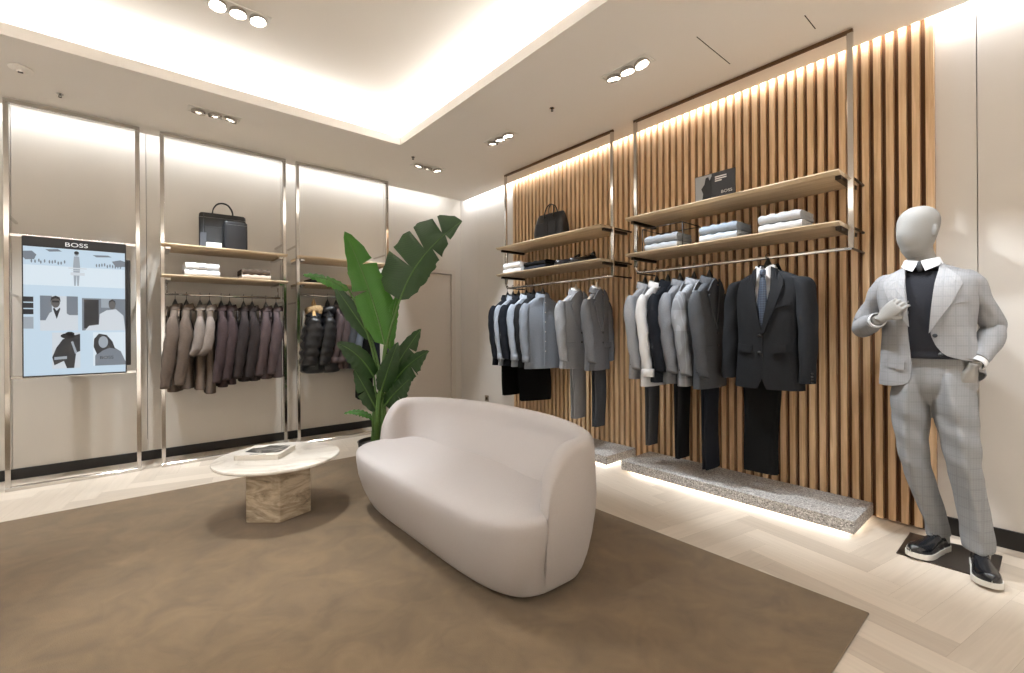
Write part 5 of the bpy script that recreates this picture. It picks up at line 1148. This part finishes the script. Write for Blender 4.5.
    # front edges as y by height: R = mannequin's right (image left), Lf = its left
    eR = [(.878, .560), (.885, .515), (.90, .488), (.93, .474), (1.0, .470), (1.1, .476), (1.2, .484), (1.35, .492), (1.45, .498), (1.53, .505)]
    eL = [(.945, .222), (.955, .258), (.965, .290), (.985, .330), (1.01, .352), (1.06, .376), (1.12, .392), (1.17, .398), (1.25, .394), (1.35, .385), (1.45, .376), (1.53, .372)]
    def ev(e, z):
        for A, B in zip(e, e[1:]):
            if A[0] <= z <= B[0]: return A[1] + (B[1] - A[1]) * (z - A[0]) / (B[0] - A[0])
        return e[0][1] if z < e[0][0] else e[-1][1]
    def ang_for(y, z, side):
        cx, cy, w, d = J(z); q = max(-.995, min(.995, (y - cy) / w)); c = math.copysign(abs(q) ** (PW / 2), q); return math.acos(c)   # 0 at +Y side, pi/2 at front(-X), pi at -Y side
    NB = 72
    zs = [.878 + (1.525 - .878) * i / 48 for i in range(49)]
    b = BM(); rows = []
    for z in zs:
        row = []
        zl = .075 * 1.0      # the left hem rides up over the pocketed hand
        for k in range(NB + 1):
            u = k / NB
            a1 = ang_for(ev(eR, z), z, 1); a2 = ang_for(ev(eL, max(z, .945)), z, -1)
            a = a1 - (2 * PI - (a2 - a1)) * u         # from right edge backwards round the back to left edge
            c, s = math.cos(a), math.sin(a)
            zz = z
            lift = max(0, (u - .62) / .38); lift = lift * lift * (3 - 2 * lift)
            zz = z + lift * .095 * max(0, 1 - (z - .878) / .35)
            cx, cy, w, d = J(zz)
            wr = 1 + .018 * math.sin(5 * a + zz * 18) * (zz < 1.35)
            row.append(Vector((cx - d * wr * math.copysign(abs(s) ** (2 / PW), s), cy + w * wr * math.copysign(abs(c) ** (2 / PW), c), zz)))
        rows.append(row)
    loft(b, rows, closed=False); b = baked(b, [('SOLIDIFY', dict(thickness=.006, offset=0)), ('SMOOTH', dict(factor=.4, iterations=2))]); mk('jacket', b, MT['glen'], t, True, angle=50)
    def jpatch(poly, off, th_, m, name, sm=False):
        bm = BM(); A = [bm.verts.new((0, y, z)) for y, z in poly]; f = bm.faces.new(A); bmesh.ops.triangulate(bm, faces=[f]); bmesh.ops.subdivide_edges(bm, edges=bm.edges[:], cuts=4, use_grid_fill=True); bmesh.ops.triangulate(bm, faces=bm.faces[:])
        for v in bm.verts: v.co.x = xs(v.co.y, v.co.z) - off
        r = bmesh.ops.extrude_face_region(bm, geom=bm.faces[:])
        for g in r['geom']:
            if isinstance(g, bmesh.types.BMVert): g.co.x -= th_
        return mk(name, bm, m, t, sm, angle=40)
    jpatch([(.508, 1.535), (.540, 1.512), (.590, 1.455), (.572, 1.446), (.592, 1.420), (.560, 1.33), (.486, 1.215), (.478, 1.20), (.486, 1.35)], .006, .012, MT['glen2'], 'lapel')
    jpatch([(.366, 1.535), (.345, 1.512), (.292, 1.452), (.306, 1.440), (.280, 1.415), (.315, 1.32), (.390, 1.185), (.400, 1.168), (.390, 1.30), (.380, 1.42)], .006, .012, MT['glen2'], 'lapel')
    jpatch([(.498, 1.020), (.610, 1.030), (.610, .985), (.500, .972)], .005, .005, MT['glen'], 'pocket_flap')
    jpatch([(.255, 1.345), (.335, 1.33), (.335, 1.312), (.256, 1.325)], .004, .004, MT['glen'], 'breast_pocket')
    for z in (1.155, 1.06): y = ev(eL, z) - .018; b = BM(); x = xs(y, z); tube(b, [(x - .012, y, z), (x - .003, y, z)], .010, 12); mk('button', b, MT['dkgrey'], t, True)
    # collar round the back of the neck
    b = BM(); rings = []
    for i in range(25):
        a = -PI / 2 - .35 + (PI + .7) * i / 24; o_ = Vector((math.cos(a), math.sin(a), 0)); p = Vector((3.272, .441, 1.545 - .020 * (abs(i - 12) / 12) ** 2))
        rings.append([p + o_ * .077, p + o_ * .083 + Vector((0, 0, .004)), p + o_ * .106 - Vector((0, 0, .045)), p + o_ * .098 - Vector((0, 0, .046))])
    loft(b, rings); mk('jacket_collar', b, MT['glen2'], t, True, angle=50)
    # sleeves
    def sleeve(pts, seed):
        rings = []; P = catmull(pts, 6); V = [Vector(p[:3]) for p in P]; pn = None; out = []
        for i, p in enumerate(P):
            tg = (V[min(i + 1, len(V) - 1)] - V[max(0, i - 1)]).normalized()
            if pn is None: ref = Vector((-1, 0, 0)); pn = (ref - tg * ref.dot(tg)).normalized()
            else: pn = (pn - tg * pn.dot(tg)).normalized()
            bn = tg.cross(pn); u = i / len(P)
            out.append([V[i] + (pn * p[4] * math.cos(a) + bn * p[3] * math.sin(a)) * (1 + .035 * math.sin(u * 40 + 2 * a + seed) + .075 * math.sin(u * 24 + 1.5 * a + seed) * (1 if .3 < u < .8 else .25)) for a in [2 * PI * k / 32 for k in range(32)]])
        bm = BM(); loft(bm, out); return bm
    sR = sleeve([(3.283, .562, 1.460, .036, .046), (3.285, .592, 1.447, .054, .066), (3.294, .620, 1.402, .060, .074), (3.316, .660, 1.320, .058, .070), (3.338, .703, 1.240, .057, .068), (3.322, .712, 1.205, .060, .060), (3.265, .690, 1.205, .057, .054), (3.195, .648, 1.224, .050, .049), (3.138, .617, 1.236, .044, .043)], 1)
    sm = baked(sR, [('SMOOTH', dict(factor=.5, iterations=2))]); o1 = mk('sleeve', sm, MT['glen'], t, True, angle=60)
    sL = sleeve([(3.283, .304, 1.458, .036, .046), (3.285, .276, 1.444, .052, .064), (3.297, .252, 1.396, .056, .070), (3.335, .221, 1.300, .052, .065), (3.372, .194, 1.222, .051, .062), (3.370, .188, 1.182, .052, .060), (3.326, .202, 1.120, .051, .056), (3.268, .224, 1.062, .046, .050), (3.230, .238, 1.030, .043, .045)], 2)
    sm = baked(sL, [('SMOOTH', dict(factor=.5, iterations=2))]); o2 = mk('sleeve', sm, MT['glen'], t, True, angle=60)
    def cuff(a, d, r_):
        d = d.normalized(); b = BM(); ref = Vector((0, 0, 1)); pn = (ref - d * ref.dot(d)).normalized(); bn = d.cross(pn); rings = []
        for s_, k in ((-.015, 1.), (.014, 1.), (.016, .97), (.014, .86), (-.015, .84)): rings.append([a + d * s_ + (pn * math.cos(q) + bn * math.sin(q)) * r_ * k for q in [2 * PI * i / 28 for i in range(28)]])
        loft(b, rings, (False, False)); mk('shirt_cuff', b, MT['whitecloth'], t, True, angle=50)
    cuff(Vector((3.130, .612, 1.238)), Vector((-.06, -.032, .012)), .040)
    cuff(Vector((3.224, .237, 1.022)), Vector((-.04, .020, -.036)), .039)
    # ---- shoes, turned out
    for nm, heel, toe in (('R', Vector((3.355, .368, .008)), Vector((3.05, .475, .008))), ('L', Vector((3.262, .240, .008)), Vector((2.97, .175, .008)))):
        d = toe - heel; s = bpy.data.objects.new('shoe', None)
        lt = bpy.data.objects.new('tmpshoe', None); lt.matrix_basis = Matrix.Identity(4)
        kids = []
        h = thing('tmp', 'x', 'x', (0, 0, 0)); shoe_parts(h, .305, MT['shoe'], MT['sole'], 1 if nm == 'R' else -1, .026)
        M = t.matrix_basis.inverted() @ Matrix.Translation(heel) @ Matrix.Rotation(math.atan2(d.y, d.x), 4, 'Z')
        up = None
        for c in [o for o in COL.objects if o.parent == h]:
            c.data.transform(M); c.parent = None; kids.append(c)
            if c.name.split('.')[0] == 'upper': up = c
        for c in kids:
            if c is up: c.name = 'shoe'; c.parent = t
        for c in kids:
            if c is not up: c.parent = up
        bpy.data.objects.remove(h)
    return t
mannequin()

# ================================================================== LIGHT
WARM = (.93, .965, 1)
def strip(name, lo, hi, z, w, e, up, col=WARM):
    l = bpy.data.lights.new(name, 'AREA'); l.shape = 'RECTANGLE'; l.color = col; l.energy = e
    dx, dy = hi[0] - lo[0], hi[1] - lo[1]
    l.size, l.size_y = max(dx, w), max(dy, w)
    o = bpy.data.objects.new(name, l); COL.objects.link(o); o.location = ((lo[0] + hi[0]) / 2, (lo[1] + hi[1]) / 2, z)
    if up: o.rotation_euler = (PI, 0, 0)
    return o
CE = 5.2
strip('tray_led', (TX0, TY1 + .13), (TX1, TY1 + .13), ZC + .085, .03, CE * 3.9, True)
strip('tray_led', (TX0, TY0 - .13), (TX1, TY0 - .13), ZC + .085, .03, CE * 3.9, True)
strip('tray_led', (TX1 + .13, TY0), (TX1 + .13, TY1), ZC + .085, .03, CE * 6.2, True)
strip('tray_led', (TX0 - .13, TY0), (TX0 - .13, TY1), ZC + .085, .03, CE * 6.2, True)
def washer(loc, length, e, along, rz):
    l = bpy.data.lights.new('slot_led', 'AREA'); l.shape = 'RECTANGLE'; l.color = WARM; l.energy = e; l.size, l.size_y = length, .03
    o = bpy.data.objects.new('slot_led', l); COL.objects.link(o); o.location = loc
    o.rotation_euler = (Matrix.Rotation(rz, 3, 'Z') @ Matrix.Rotation(math.radians(62), 3, 'X')).to_euler(); return o
washer((0.1, SY + .012, ZC + .04), 6.5, 17, 'x', 0)
washer((SX + .012, 1.2, ZC + .04), 8.2, 42, 'y', -PI / 2)
def spot(loc, d, e, ang, blend=.6, rad=.025, col=(.88, .945, 1)):
    l = bpy.data.lights.new('spot_or_fill', 'SPOT'); l.energy = e; l.spot_size = math.radians(ang); l.spot_blend = blend; l.shadow_soft_size = rad; l.color = col
    o = bpy.data.objects.new('spot_or_fill', l); COL.objects.link(o); o.location = loc; o.rotation_euler = Vector(d).to_track_quat('-Z', 'Y').to_euler(); return o
for k, (c, d) in enumerate(spots_at): spot(c, d, 170 if k == 13 else 190 if k == 9 else 170 if k == 10 else 95 if k < 15 else 40, 38 if k in (9, 10) else 44)
for x, y, z, tx, ty, en in ((-.9, 2.9, ZT, -.9, 2.6, 150), (-.6, 1.2, ZT, -.4, 1.2, 110), (-1.2, .2, ZT, -1.2, .6, 110), (-1.4, 4.4, ZC, -.4, 5.0, 150), (1.3, 4.37, ZC, 1.1, 4.75, 150), (-.2, 4.4, ZC, 0., 4.75, 150), (2.6, -1.6, ZC, 3.2, -1.4, 60), (-1.0, 1.9, ZT, .9, 2.0, 80), (-2.5, -1.0, ZC, -2.5, -1.2, 1000), (0, -2.5, ZC, 0, -2.4, 1000), (1.8, -2.4, ZC, 1.8, -2.0, 900), (-2.6, 2.6, ZC, -2.7, 2.6, 800), (2.6, -.55, ZC, 2.8, -.1, 90)):  # extra spots without fixtures, added; the strong ones bounce fill onto the soffit
    spot((x, y, z - .03), Vector((tx, ty, 0)) - Vector((x, y, z)), en, 62, .8)

# ================================================================== COLOUR
SC.view_settings.view_transform = 'Standard'; SC.view_settings.look = 'None'; SC.view_settings.gamma = 1.0; SC.view_settings.exposure = 0.26
SC.view_settings.use_curve_mapping = False
w = bpy.data.worlds.new('world'); SC.world = w; w.use_nodes = True; w.node_tree.nodes['Background'].inputs[0].default_value = (.5, .47, .42, 1); w.node_tree.nodes['Background'].inputs[1].default_value = .05
SC.cycles.max_bounces = 10; SC.cycles.diffuse_bounces = 6; SC.cycles.sample_clamp_indirect = 6.0
